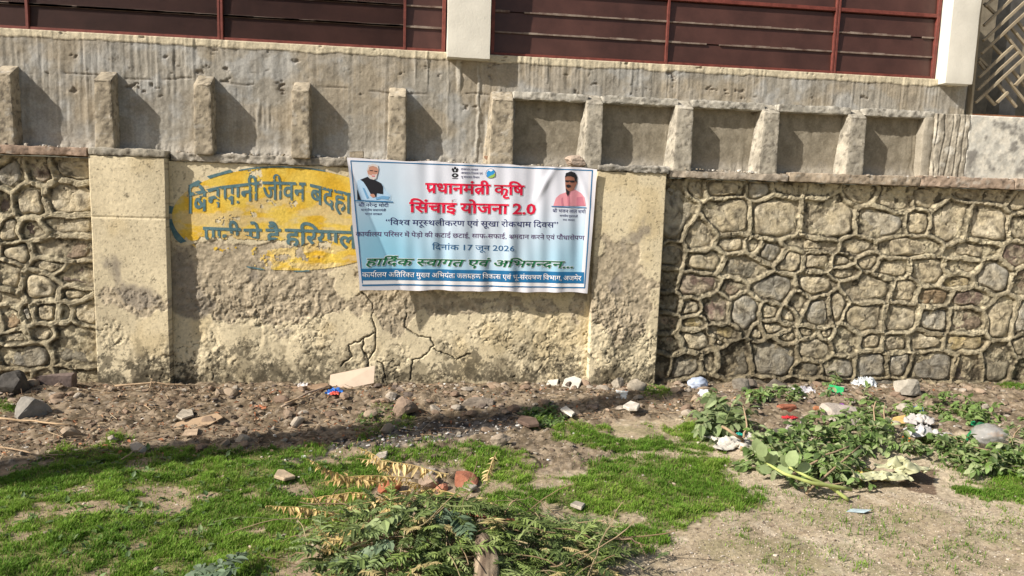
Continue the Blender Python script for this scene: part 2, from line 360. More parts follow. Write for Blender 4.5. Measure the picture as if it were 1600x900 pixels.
# =================================================================== RUBBLE STONE WALLS
# centre x, y and half width, half height of each stone face as measured, and its tint
ST_R = '''1063,330,20,34,g 1088,297,18,13,c 1130,296,30,12,c 1187,299,18,12,g 1232,296,22,11,c 1282,298,22,11,c 1135,338,29,25,c 1215,338,33,26,w 1298,340,37,31,w 1375,348,34,24,g 1346,302,22,16,c
1398,313,26,20,c 1455,305,28,18,c 1436,349,17,17,c 1487,345,25,33,w 1545,352,31,25,w 1512,301,22,13,c 1560,303,24,13,c 1600,315,20,18,c 1600,353,20,18,c 1095,366,22,22,c 1143,382,21,13,c 1205,396,24,14,g
1180,386,11,10,c 1273,384,35,11,c 1056,400,15,15,d 1104,407,28,15,c 1165,420,31,20,d 1238,408,20,15,c 1278,409,20,15,c 1048,440,14,13,d 1047,472,15,14,d 1092,447,27,16,p 1149,449,19,14,b 1210,450,32,18,g
1275,446,28,18,w 1080,481,13,15,c 1120,483,20,21,p 1165,488,20,24,g 1204,488,14,12,c 1231,492,12,11,w 1250,470,13,17,c 1288,484,22,20,g 1045,506,13,12,b 1086,505,15,9,y 1092,532,24,15,w 1130,518,20,10,y
1124,534,9,6,w 1049,540,17,14,b 1206,512,19,10,w 1231,528,15,8,c 1186,520,10,12,w 1151,569,25,23,d 1206,562,31,26,g 1072,573,20,17,g 1110,568,12,15,b 1033,568,12,13,d 1275,546,20,17,c 1262,578,17,12,d
1262,522,10,9,c 1294,522,10,9,c 1340,386,24,14,c 1425,385,42,13,c 1518,391,34,15,c 1592,402,20,17,p 1316,408,15,10,c 1358,409,14,12,c 1320,428,20,12,c 1397,421,23,12,c 1455,425,26,19,c 1506,417,26,12,c
1556,430,27,22,g 1600,438,16,20,b 1498,440,22,11,y 1355,450,34,17,c 1415,456,18,15,c 1461,463,24,13,o 1518,467,29,14,p 1567,498,19,27,c 1603,500,15,26,g 1306,479,14,22,c 1355,498,27,20,c 1406,499,25,18,c
1462,504,22,20,g 1513,504,22,20,b 1320,532,19,19,d 1362,533,16,12,c 1403,534,17,14,c 1448,532,28,15,c 1508,534,27,13,y 1603,540,18,16,c 1312,575,21,15,g 1362,574,22,18,g 1406,569,18,14,g 1458,574,27,21,g
1515,578,20,18,m 1560,568,20,26,c 1604,582,16,18,b 1100,600,30,12,d 1180,603,40,12,d 1240,606,25,12,d 1300,608,30,12,g 1370,606,35,10,g 1440,608,35,10,d 1520,611,35,10,c 1590,612,35,10,d'''
ST_L = '''15,276,21,22,g 61,268,20,16,p 112,265,26,14,c 45,316,22,24,c 108,312,34,20,w 3,318,14,18,m 48,358,17,16,m 12,360,17,18,c 107,350,36,12,c 27,395,20,14,c 96,392,44,15,b 8,430,18,18,c 120,428,30,15,m
62,447,23,17,w 78,415,22,10,c 114,461,18,11,c 8,501,18,20,o 42,491,9,13,g 70,489,18,12,c 101,488,10,12,g 131,487,18,17,c 34,556,36,19,g 22,528,26,11,c 62,523,18,11,c 114,544,32,27,d 20,590,34,12,d 110,590,40,14,d 70,590,20,12,g'''
TINT = {'c': (.42, .37, .27), 'w': (.52, .46, .34), 'g': (.33, .31, .26), 'd': (.22, .20, .155), 'b': (.22, .17, .125), 'p': (.36, .30, .23), 'm': (.16, .125, .105), 'o': (.33, .24, .15), 'y': (.45, .36, .19)}
def cells(txt, extra):
    out = []
    for t in txt.split():
        a = t.split(','); px, py, hw, hh = map(float, a[:4]); x, z = W(px, py, .06); x2, _ = W(px + hw, py, .06); _, z2 = W(px, py - hh, .06)
        out.append((x, z, x2 - x, z2 - z, a[4]))
    x0, x1 = extra; r = random.Random(11); z = .06; row = 0
    while z < 1.95:
        h = r.uniform(.075, .125); x = x0 + r.uniform(-.1, .1)
        while x < x1:
            wd = r.uniform(.09, .19)
            if x + wd < x1 + .06: out.append((x + wd, z + h + r.uniform(-.02, .02), wd, h * r.uniform(.85, 1.1), r.choice('ccccgggwbdpy')))
            x += wd * 2 + .01
        z += 2 * h
    return out
def stone_wall(root, x0, x1, z1, txt, extra, seed):
    CL = cells(txt, extra); cx = np.array([c[0] for c in CL]); cz = np.array([c[1] for c in CL]); hw = np.array([c[2] for c in CL]); hh = np.array([c[3] for c in CL])
    step = .0075; nx = int((x1 - x0) / step) + 1; nz = int((z1 + .12) / step) + 1
    gx_ = np.linspace(x0, x1, nx); gz_ = np.linspace(-.12, z1, nz); A, B = np.meshgrid(gx_, gz_)
    wa = A + (fbm(A * 8, B * 8, 50 + seed, 3) - .5) * .05; wb = B + (fbm(A * 8, B * 8, 51 + seed, 3) - .5) * .045
    d1 = np.full(A.shape, 1e3); d2 = np.full(A.shape, 1e3); own = np.zeros(A.shape, int)
    for i in range(len(CL)):
        d = np.sqrt(((wa - cx[i]) / hw[i]) ** 2 + ((wb - cz[i]) / hh[i]) ** 2); d = d ** .9 * 1.0
        nn = d < d1; d2 = np.where(nn, d1, np.minimum(d2, d)); own = np.where(nn, i, own); d1 = np.where(nn, d, d1)
    Fd = d2 - d1; ga, gb = np.gradient(Fd, step); gr = np.sqrt(ga ** 2 + gb ** 2); gr = np.clip(gr, 4, 60)
    k = np.ones(5) / 5
    gr = np.apply_along_axis(lambda v: np.convolve(np.pad(v, 2, 'edge'), k, 'valid'), 0, gr); gr = np.apply_along_axis(lambda v: np.convolve(np.pad(v, 2, 'edge'), k, 'valid'), 1, gr)
    dist = Fd / gr
    n1 = fbm(A * 9, B * 9, 52 + seed, 4, .6); n2 = fbm(A * 30, B * 30, 53 + seed, 3, .6); n0 = fbm(A * 1.6, B * 1.6, 54 + seed, 2)
    lost = ss(.56, .70, fbm(A * 3.4, B * 3.4, 55 + seed, 3)) * .45
    hwid = .0275 + .022 * (fbm(A * 5, B * 5, 49 + seed, 2) - .5)
    rib = (1 - ss(hwid * .70, hwid * .95, dist + (n2 - .5) * .008)); bead = 1 - ss(.006, .009, dist); chip = ss(.62, .70, fbm(A * 17, B * 17, 46 + seed, 4, .65)); rib = rib * (1 - chip * .5)
    grv = np.exp(-((dist - .0095) / .0030) ** 2) * ss(.36, .55, fbm(A * 6, B * 6, 47 + seed, 2)) * .75
    topm = ss(z1 - .10, z1 - .02, B)
    y = .093 - rib * (1 - lost) * .031 - bead * .0015 * (1 - lost) + grv * .008 * (1 - lost) - (n1 - .5) * .030 * (1 - rib * .5) - (n2 - .5) * .014 * (1 - rib * .45)
    y = y - topm * (n1 - .3) * .05
    base = mixc(C3(.41, .36, .25), C3(.53, .47, .33), ss(.3, .7, n1)); gd = mixc(C3(.26, .23, .17), C3(.40, .34, .24), n2)
    c = mixc(gd, base, ss(.35, .65, n1 + (n0 - .5) * .8)); c = mixc(c, base * 1.08, rib * .6)
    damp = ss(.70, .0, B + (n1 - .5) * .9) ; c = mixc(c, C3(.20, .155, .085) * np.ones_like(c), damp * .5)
    c = mixc(c, C3(.035, .03, .022) * np.ones_like(c), ss(.54, .66, fbm(A * 16, B * 16, 56 + seed, 5, .65) + (.12 if seed == 0 else 0) * ss(.6, .0, B)) * (1 - rib * .65) * .8)
    c = mixc(c, C3(.06, .05, .035) * np.ones_like(c), np.clip(np.exp(-((dist - hwid * 1.1) / .012) ** 2) * 1.5 * ss(.42, .62, n2 * .6 + n1 * .4), 0, 1) * .85)
    if x0 > 0: c = mixc(c, C3(.05, .042, .03) * np.ones_like(c), np.clip(blob(A, B, 1040, 420, 34, 170, .06, 2) + blob(A, B, 1160, 530, 40, 40) , 0, 1) * ss(.3, .6, n1) * .7)
    c = mixc(c, C3(.15, .125, .09) * np.ones_like(c), grv * .45 * (1 - lost))
    V = np.stack([A.ravel(), y.ravel(), B.ravel()], 1); idx = np.arange(nx * nz).reshape(nz, nx)
    rim = np.concatenate([idx[0, :], idx[1:, -1], idx[-1, -2::-1], idx[-2:0:-1, 0]]); b0 = len(V); Vb = V[rim].copy(); Vb[:, 1] = .25
    kk = len(rim); i = np.arange(kk); f = np.concatenate([grid_faces(nx, nz), np.stack([rim[i], b0 + i, b0 + (i + 1) % kk, rim[(i + 1) % kk]], 1)])
    cc = c.reshape(-1, 3); me = fast_mesh('pointing', np.concatenate([V, Vb]), f, np.concatenate([cc, cc[rim]]))
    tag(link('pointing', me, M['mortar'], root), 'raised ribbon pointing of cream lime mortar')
    rr = random.Random(seed + 5); NA = 26
    def smp(Fa, x, z):
        ii = np.clip(((x - x0) / (x1 - x0) * (nx - 1)).round().astype(int), 0, nx - 1); jj = np.clip(((z + .12) / (z1 + .12) * (nz - 1)).round().astype(int), 0, nz - 1); return Fa[jj, ii]
    for q, (sx, sz, a, b, t) in enumerate(CL):
        if sx < x0 + .03 or sx > x1 - .03 or sz > z1 - .03: continue
        th = np.linspace(0, 2 * math.pi, NA, endpoint=False); rad = np.zeros(NA)
        okc = smp(own, np.array([sx]), np.array([sz]))[0] == q
        if not okc: continue
        mg = .029 + rr.uniform(-.003, .012); alive = np.ones(NA, bool)
        for s in np.arange(.004, .3, .004):
            xx = sx + s * np.cos(th); zz = sz + s * np.sin(th)
            inside = (xx > x0 + .01) & (xx < x1 - .01) & (zz < z1 - .02)
            good = (smp(own, xx, zz) == q) & (smp(dist, xx, zz) > mg) & inside
            alive &= good; rad = np.where(alive, s, rad)
        if rad.max() < .025: continue
        rad = np.maximum(rad, .35 * np.median(rad)); rad = (np.roll(rad, 1) + 2 * rad + np.roll(rad, -1)) / 4
        rad = np.minimum(rad, np.median(rad) * 1.9)
        proud = rr.uniform(-.002, .012); recess = .108 if t in 'dbm' else .092 + rr.uniform(-.004, .010)
        if t == 'w': proud += .006
        ta, tb = rr.uniform(-.09, .09), rr.uniform(-.07, .12); flat = rr.uniform(.80, .88)
        rings = [(.0, 1), (.25, 1), (.48, 1.0), (.66, 1.0), (flat, .97), (.92, .72), (1.0, .1), (1.03, -.9)]
        Vs = [[sx, 0, sz, 1]]
        for r0, h in rings[1:]:
            for kx in range(NA): Vs.append([sx + rad[kx] * r0 * math.cos(th[kx]), 0, sz + rad[kx] * r0 * math.sin(th[kx]), h])
        P = np.array(Vs); s1 = fbm(P[:, 0] * 16 + q, P[:, 2] * 16, 57, 3, .6) - .5; s2 = vn(P[:, 0] * 60, P[:, 2] * 60 + q, 58) - .5
        ridge = np.abs(fbm(P[:, 0] * 10 + q * 3, P[:, 2] * 7, 59, 2) - .5)
        P[:, 1] = recess - P[:, 3] * (proud + .010) - s1 * .024 * (P[:, 3] > 0) - s2 * .009 + (P[:, 0] - sx) * ta + (P[:, 2] - sz) * tb + ridge * .018 * (P[:, 3] > .2)
        fs = [[0, 1 + (kx + 1) % NA, 1 + kx] for kx in range(NA)]; f4 = []
        for ring in range(len(rings) - 2):
            o0 = 1 + ring * NA; o1 = o0 + NA
            for kx in range(NA): k2 = (kx + 1) % NA; f4.append([o0 + kx, o0 + k2, o1 + k2, o1 + kx])
        tint = C3(*TINT[t]) * rr.uniform(.82, 1.15)
        wash = ss(.38, .60, fbm(P[:, 0] * 11 + q, P[:, 2] * 11, 60, 4)) * (.75 if t in 'cwy' else .4 if t in 'gp' else .12)
        ccol = mixc(tint * 1.12 * (.80 + .4 * fbm(P[:, 0] * 30, P[:, 2] * 30, 61 + q % 7, 2))[:, None], C3(.54, .46, .31) * np.ones((len(P), 3)), wash)
        if t == 'p': ccol = mixc(ccol, C3(.22, .16, .13) * np.ones_like(ccol), ss(.5, .6, fbm(P[:, 0] * 20, P[:, 2] * 20 + q, 66, 2)))
        ccol = mixc(ccol, C3(.055, .045, .032) * np.ones_like(ccol), ss(.56, .66, fbm(P[:, 0] * 26 + q, P[:, 2] * 26, 68, 3, .65)) * .7)
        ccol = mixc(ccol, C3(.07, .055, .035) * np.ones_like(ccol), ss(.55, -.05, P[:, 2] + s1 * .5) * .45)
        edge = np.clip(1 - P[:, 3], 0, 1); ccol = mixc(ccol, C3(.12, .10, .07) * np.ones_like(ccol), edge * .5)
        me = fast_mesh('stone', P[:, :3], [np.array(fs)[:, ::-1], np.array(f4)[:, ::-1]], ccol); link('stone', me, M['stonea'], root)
rw = thing('stone_wall', 'rubble stone wall with raised mortar ribs right of the banner', 'wall')
stone_wall(rw, W(1033, 420)[0] + .003, 7.4, 1.93, ST_R, (5.98, 7.4), 0)
lw = thing('stone_wall', 'short rubble stone wall at the far left beside the cream pillar', 'wall')
stone_wall(lw, -5.2, W(146, 420)[0] - .003, 1.925, ST_L, (-5.2, -3.58), 1)

# =================================================================== COPING AND UPPER BUILDING
def rbox(name, mat, parent, *a, col=None, **k):
    P, f = rough_box(*a, **k)
    c = None
    if col is not None:
        n = fbm3(P * 14, 3, 4); n2 = fbm3(P * 40, 8, 2)
        c = mixc(C3(*col) * .72, C3(*col) * 1.2, ss(.3, .7, n)); c = mixc(c, C3(.07, .06, .05) * np.ones_like(c), ss(.58, .72, n2) * .6)
        c = mixc(c, C3(.52, .49, .43) * np.ones_like(c), ss(.64, .74, fbm3(P * 22, 12, 3)) * .5)
    return link(name, fast_mesh(name, P, f, c), mat, parent)
cop = thing('wall_coping', 'worn cement and stone slab coping along the top of the boundary wall', 'coping')
xl, xr = W(146, 420)[0], W(262, 420)[0]; xr1, xr2 = W(927, 420)[0], W(1033, 420)[0]
tag(rbox('slab', M['upper'], cop, -5.2, xl - .01, -.02, .24, 1.937, 2.005, step=.016, amp=.008, rad=.008, freq=34, col=(.34, .25, .19), seed=1), 'reddish worn stone slab')
rbox('slab', M['upper'], cop, xl, xr + .01, -.015, .24, 1.950, 2.010, step=.014, amp=.010, rad=.010, freq=34, col=(.36, .33, .27), seed=2)
rbox('slab', M['upper'], cop, xr + .02, xr1 - .006, .055, .24, 1.928, 1.998, step=.014, amp=.013, rad=.010, freq=36, col=(.36, .33, .28), seed=3)
rbox('slab', M['upper'], cop, xr1, xr2 + .02, -.015, .24, 1.968, 2.025, step=.014, amp=.016, rad=.012, freq=34, col=(.34, .32, .28), seed=4)
for i, (a, b, t, cc) in enumerate([(xr2 + .03, 3.32, 2.0, (.36, .31, .25)), (3.33, 4.62, 2.02, (.40, .33, .25)), (4.63, 5.6, 2.035, (.40, .31, .24)), (5.61, 7.4, 2.045, (.40, .32, .25))]):
    rbox('slab', M['upper'], cop, a, b, .0, .24, 1.937, t, step=.016, amp=.009, rad=.008, freq=36, col=cc, seed=5 + i)
bld = thing('building', 'cement rendered building front with brown shuttered windows standing above the boundary wall', 'building')
xe = W(1463, 200, .03)[0]; xw = W(1515, 200, .03)[0]; xn = W(805, 200, .1)[0]
def up_fn(X, Z):
    n1 = fbm(X * 2.2, Z * 3, 70, 4); n2 = fbm(X * 18, Z * 14, 71, 4, .6); n3 = fbm(X * 5, Z * 5, 72, 4, .6)
    dr = vn(X * 55, Z * 2.2, 73) * .6 + vn(X * 120, Z * 4, 74) * .4
    drm = ss(.35, .65, fbm(X * 1.7, Z * 2, 75, 3))
    big = np.clip(blob(X, Z, 740, 180, 42, 70, .16, 2) + blob(X, Z, 690, 100, 40, 50, .16), 0, 1)
    drips = ss(.60, .70, vn(X * 38 + fbm(X * 3, Z * 9, 77, 2) * 1.2, Z * .9, 76)) * np.clip(big * 1.1 + drm * .35 * ss(.5, .65, vn(X * 6, Z * 1.2, 79)), 0, 1)
    niche = (X > xn) & (X < xe) & (Z < 2.6)
    g = C3(.31, .29, .25); bl = C3(.35, .345, .325); tan = C3(.33, .27, .185); dk = C3(.22, .20, .165)
    c = mixc(g * np.ones(X.shape + (3,)), bl * np.ones(3), ss(.48, .62, n3)); c = mixc(c, tan * np.ones(3), ss(.50, .66, n1) * .5)
    c = mixc(c, dk * np.ones(3), ss(.56, .7, fbm(X * 6, Z * 6, 78, 4)) * .5)
    c = mixc(c, C3(.48, .46, .41) * np.ones(3), np.clip(drips, 0, 1) * .6 + ss(.62, .72, dr) * .18)
    st = vn(X * 26, Z * 1.1, 67) * .6 + vn(X * 70, Z * 2, 69) * .4; c = c * (.84 + .14 * n2 + .20 * st)[..., None]
    cn = mixc(C3(.21, .185, .14), C3(.28, .25, .195), ss(.3, .7, n2)); c = np.where(niche[..., None], cn, c)
    low = ss(2.16, 2.02, Z + (n2 - .5) * .2); c = mixc(c, C3(.43, .40, .35) * np.ones(3), low * .5)
    seam = 2.60 + (fbm(X * 3, Z * 0, 80, 4) - .5) * .08
    sm = np.exp(-((Z - seam) / .006) ** 2) * (X < xn) * ss(.4, .5, vn(X * 6, X * 0, 81))
    edge = 2.885 + (fbm(X * 5, Z * 0, 82, 4, .6) - .5) * .05
    band = ss(-.003, .003, Z - edge)
    c = mixc(c, C3(.56, .50, .37) * (.85 + .25 * n2)[..., None], band); c = mixc(c, C3(.12, .10, .08) * np.ones(3), np.exp(-((Z - edge + .004) / .004) ** 2) * .5 + sm * .6)
    scar = ss(.74, .80, fbm(X * 9, Z * 16, 83, 4, .6)) * (Z > 2.45); c = mixc(c, C3(.17, .14, .11) * np.ones(3), scar * .6)
    y = .16 - (n2 - .5) * (.006 + .005 * (~niche)) - (n3 - .5) * .010 - (st - .5) * .006 * (~niche) - drips * .012 - (dr - .5) * .008 * drm * (~niche) + sm * .008 + scar * .012 - band * .006
    y = y - ss(2.10, 2.0, Z) * (n2 * .03)
    return y, c
relief('render_wall', -5.2, xw + .03, 1.98, 2.945, .0085, up_fn, M['upper'], bld, .30)
def end_fn(X, Z):
    n2 = fbm(X * 18, Z * 12, 84, 4, .6); cr_ = np.exp(-((((X * 14 + fbm(X * 5, Z * 3, 85, 2) * 1.5) % 1) - .5) / .08) ** 2)
    c = mixc(C3(.30, .27, .22), C3(.50, .46, .38), ss(.3, .7, n2)); c = mixc(c, C3(.08, .07, .055) * np.ones(3), cr_ * .6 * ss(.35, .5, vn(X * 12, Z * 2, 86)))
    c = mixc(c, C3(.60, .58, .52) * np.ones(3), ss(.6, .7, fbm(X * 14, Z * 14, 87, 3)) * .6)
    return .035 - (n2 - .5) * .022 + cr_ * .010, c
relief('render_end', xe, xw, 1.99, 2.615, .008, end_fn, M['upper'], bld, .2)
def white_fn(X, Z):
    n2 = fbm(X * 10, Z * 10, 88, 5, .6); n3 = fbm(X * 30, Z * 20, 89, 3)
    c = mixc(C3(.55, .54, .49), C3(.68, .65, .57), ss(.3, .7, n3)); c = mixc(c, C3(.34, .33, .30) * np.ones(3), ss(.55, .66, n2 + ss(2.3, 2.0, Z) * .18) * .8)
    c = mixc(c, C3(.17, .16, .15) * np.ones(3), ss(.64, .70, n2 + ss(2.25, 2.0, Z) * .12) * .6)
    return .04 - (n2 - .5) * .012, c
ww = relief('low_wall', xw + .004, 8.2, 2.0, 2.615, .012, white_fn, M['plaster'], None, .30)
tag(ww, 'whitewashed stained low wall under the diagonal metal grille', 'wall')
# buttress stubs: px of front left, front right, top
STUBS = [(-14, 15, 97), (145, 173, 107), (301, 329, 114), (455, 483, 124), (607, 635, 133), (769, 804, 139), (918, 944, 145), (1059, 1086, 153), (1195, 1221, 160), (1331, 1357, 168)]
for i, (a, b, t) in enumerate(STUBS):
    x0, z1 = W(a, t, .02); x1, _ = W(b, t, .02)
    def warp(P, z1=z1, x0=x0, x1=x1, i=i):
        P = P.copy(); up = ss(z1 - .10, z1, P[:, 2]); fr = np.clip((.16 - P[:, 1]) / .14, 0, 1)
        P[:, 2] -= up * fr * .085; lowz = np.clip((z1 - P[:, 2]) / .6, 0, 1); lf = (P[:, 0] < (x0 + x1) / 2)
        if i > 4: P[:, 0] -= lf * (1 - fr) * lowz * .05
        P[:, 0] += (P[:, 0] - (x0 + x1) / 2) * (.12 * (lowz - .5)); return P
    rbox('buttress', M['upper'], bld, x0, x1, .02, .20, 1.985, z1, step=.013, amp=.0055 if i < 6 else .004, rad=.010, freq=50, seed=20 + i, warp=warp, col=(.38, .33, .25) if i < 6 else (.38, .35, .29))
for i in range(5, 10):
    x0 = W(STUBS[i][1], 150, .06)[0] - .01; x1 = (W(STUBS[i + 1][0], 160, .06)[0] + .01) if i < 9 else xe - .004
    rbox('lintel', M['upper'], bld, x0, x1, .07, .19, 2.568, 2.635, step=.013, amp=.008, rad=.008, freq=45, seed=40 + i, col=(.42, .40, .35))
P_, f_ = rough_box(xe - .10, xe, .06, .19, 1.99, 2.58, .02, .012, .02, seed=51, warp=lambda P: np.stack([P[:, 0] + (P[:, 2] - 1.99) * .07 * (P[:, 1] < .12) * 0, P[:, 1], P[:, 2]], 1))
link('jamb', fast_mesh('jamb', P_, f_, np.ones((len(P_), 3)) * C3(.33, .30, .245)), M['upper'], bld)
# cream piers
def pier(x0, x1, z0): 
    P, f = rough_box(x0, x1, .045, .32, z0, 4.6, .05, .004, .010, 8, 60); return link('pier', fast_mesh('pier', P, f), M['pier'], bld)
xa0, za = W(698, 89, .045); xa1 = W(766, 89, .045)[0]; pier(xa0, xa1, za)
xb0, zb = W(1477, 130, .045); xb1 = W(1520, 132, .045)[0]; pier(xb0, xb1, zb)
# windows
def box(bm, x0, x1, y0, y1, z0, z1):
    v = [bm.verts.new(p) for p in ((x0, y0, z0), (x1, y0, z0), (x1, y1, z0), (x0, y1, z0), (x0, y0, z1), (x1, y0, z1), (x1, y1, z1), (x0, y1, z1))]
    for q in ((3, 2, 1, 0), (4, 5, 6, 7), (0, 1, 5, 4), (1, 2, 6, 5), (2, 3, 7, 6), (3, 0, 4, 7)): bm.faces.new([v[k] for k in q])
def bmobj(name, bm, mat, parent=None, bev=0):
    if bev: bmesh.ops.bevel(bm, geom=list(bm.edges), offset=bev, segments=1, affect='EDGES')
    me = bpy.data.meshes.new(name); bm.to_mesh(me); bm.free(); return link(name, me, mat, parent)
def bx(name, mat, parent, *a, bev=.0015):
    bm = bmesh.new(); box(bm, *a); return bmobj(name, bm, mat, parent, bev)
def window(x0, x1, muls, label):
    z0 = 2.948; zr = z0 + .028 + 3 * .178; z1 = zr + .03 + 3 * .178; bm = bmesh.new(); fw = .032
    box(bm, x0, x1, .188, .235, z0, z0 + .026); box(bm, x0, x1, .186, .237, zr, zr + .032); box(bm, x0, x1, .188, .235, z1, z1 + .03)
    box(bm, x0 + .001, x0 + fw, .184, .239, z0 - .001, z1 + .031); box(bm, x1 - fw, x1 - .001, .184, .239, z0 - .001, z1 + .031)
    fr = bmobj('window', bm, M['frame'], bld, .002); tag(fr, label)
    ed = [x0 + fw]
    for mx, dbl in muls:
        if dbl:
            bx('mullion', M['frame'], fr, mx - .022, mx - .003, .182, .236, z0 + .001, z1 + .02); bx('mullion', M['frame'], fr, mx + .003, mx + .022, .182, .236, z0 + .001, z1 + .02); ed += [mx - .022, mx + .022]
        else: bx('mullion', M['frame'], fr, mx - .011, mx + .011, .182, .236, z0 + .001, z1 + .02); ed += [mx - .011, mx + .011]
    ed.append(x1 - fw)
    for a, b in zip(ed[::2], ed[1::2]):
        for base in (z0 + .026, zr + .032):
            for k in range(3):
                zz = base + k * .176; bm = bmesh.new()
                v = [bm.verts.new(p) for p in ((a, .206, zz + .004), (b, .206, zz + .004), (b, .214, zz + .172), (a, .214, zz + .172), (a, .222, zz + .004), (b, .222, zz + .004), (b, .228, zz + .172), (a, .228, zz + .172))]
                for q in ((0, 1, 2, 3), (5, 4, 7, 6), (4, 5, 1, 0), (3, 2, 6, 7), (1, 5, 6, 2), (4, 0, 3, 7)): bm.faces.new([v[j] for j in q])
                bmobj('slat', bm, M['slat'], fr)
                if k: 
                    nseg = max(2, int((b - a) / .12)); xs = np.linspace(a, b, nseg + 1); bm = bmesh.new()
                    for s in range(nseg):
                        if rnd.random() < .97: 
                            h = rnd.uniform(.006, .013); box(bm, xs[s], xs[s + 1] - .0008, .199, .215, zz - .004 - h * .2, zz + h)
                    bmobj('slat_lip', bm, M['lip'], fr)['kind'] = 'stuff'
window(-5.0, xa0 - .01, [(W(44, 40, .2)[0], 0), (W(345, 60, .2)[0], 1), (W(632, 75, .2)[0], 0), (-4.6, 1)], 'left brown shuttered window, mostly out of frame above the painted oval')
window(xa1 + .012, xb0 - .012, [(W(1040, 97, .2)[0], 0), (W(1301, 110, .2)[0], 1)], 'wide brown shuttered window between the two cream piers')
bx('backing', M['slat'], bld, -5.2, xb1, .245, .29, 2.95, 4.4)
# grille
gr = thing('metal_grille', 'rusty diagonal metal bar grille beside the right cream pier', 'grille')
M['bar'] = mat_flat('grille_bar_paint', (.26, .21, .145), .6, .2, 60, c2=(.36, .31, .22), vscale=14)
M['rust'] = mat_flat('rust', (.22, .10, .05), .85, .4, 60, .4, 20)
def bar(p, q, wd, y0, y1, mat, parent):
    (xa, za_), (xb, zb_) = p, q; L = math.hypot(xb - xa, zb_ - za_); ux, uz = (xb - xa) / L, (zb_ - za_) / L; nx_, nz_ = -uz * wd / 2, ux * wd / 2
    bm = bmesh.new(); c = [(xa + nx_, za_ + nz_), (xb + nx_, zb_ + nz_), (xb - nx_, zb_ - nz_), (xa - nx_, za_ - nz_)]
    v = [bm.verts.new((x, y0, z)) for x, z in c] + [bm.verts.new((x, y1, z)) for x, z in c]
    for f in ((0, 1, 2, 3), (7, 6, 5, 4), (0, 4, 5, 1), (1, 5, 6, 2), (2, 6, 7, 3), (3, 7, 4, 0)): bm.faces.new([v[k] for k in f])
    bmesh.ops.recalc_face_normals(bm, faces=bm.faces[:]); return bmobj('bar', bm, mat, parent)
def c4(x, y): return W(1200 + x / 3, y / 3, .2)
for i, L in enumerate([(975, 480, 1290, 190), (983, 420, 1175, 245), (990, 362, 1150, 215), (1003, 250, 1290, -15), (1010, 190, 1290, -70), (1013, 120, 1200, -60), (1075, 480, 1125, 432), (1020, 30, 1090, -40), (1290, 260, 1160, 400)]):
    bar(c4(*L[:2]), c4(*L[2:]), .024, .192 - .001 * (i % 3), .216, M['bar'], gr)
for i, L in enumerate([(1030, 440, 1075, 492), (1085, 388, 1175, 500), (1120, 352, 1235, 500), (1150, 318, 1290, 495), (1115, 150, 1300, 380), (1145, 118, 1300, 310), (1058, 205, 1102, 252), (1000, 270, 1040, 310), (1025, 12, 1075, 60), (1175, 90, 1300, 250), (998, 285, 1032, 330)]):
    bar(c4(*L[:2]), c4(*L[2:]), .022, .2195, .240 + .001 * (i % 3), M['bar'], gr)
zg = 2.618
tag(bar((W(1516, 170, .2)[0], zg + .015), (8.0, zg + .015), .03, .185, .245, M['rust'], gr), 'rusty bottom rail'); 
bar((W(1517, 165, .2)[0], zg), (W(1530, 0, .2)[0], 4.4), .022, .183, .242, M['bar'], gr)
bx('grille_recess', mat_flat('dim_interior', (.22, .19, .14), .9), bld, xb1 - .3, 8.2, 1.5, 1.55, 2.0, 4.6)
bx('recess_side', M['pier'], bld, xb1 + .03, xb1 + .05, .33, 1.49, 2.0, 4.6)
bx('post', mat_flat('grey_post', (.26, .25, .23), .8), bld, W(1562, 60, .7)[0], W(1588, 60, .7)[0], .6, .78, 2.0, 4.6)
# utility pole out of frame to the left: its shadow crosses the ground
def tube(pts, rads, n=8, name='tube', mat=None, parent=None, cols=None):
    P = np.array(pts, float); k = len(P); Vs = []
    for i in range(k):
        t = P[min(i + 1, k - 1)] - P[max(i - 1, 0)]; t /= np.linalg.norm(t) + 1e-9; a = np.cross(t, [0.3, 0.2, 1]); a /= np.linalg.norm(a) + 1e-9; b = np.cross(t, a)
        for j in range(n): th = 2 * math.pi * j / n; Vs.append(P[i] + rads[i] * (a * math.cos(th) + b * math.sin(th)))
    f = [[i * n + j, i * n + (j + 1) % n, (i + 1) * n + (j + 1) % n, (i + 1) * n + j] for i in range(k - 1) for j in range(n)]
    Vs += [P[0], P[-1]]; ca = len(Vs) - 2; f3 = [[ca, (j + 1) % n, j] for j in range(n)] + [[ca + 1, (k - 1) * n + j, (k - 1) * n + (j + 1) % n] for j in range(n)]
    if mat is None: return np.array(Vs), np.array(f), np.array(f3)
    return link(name, fast_mesh(name, np.array(Vs), [np.array(f), np.array(f3)], cols), mat, parent)
po = tube([(-6.5, -3.27, -.1), (-6.58, -3.73, 3.5), (-6.66, -4.2, 7.0)], [.27, .22, .13], 16, 'utility_pole', M['conc'])
tag(po, 'tall concrete pole left of the view whose shadow crosses the ground', 'pole')

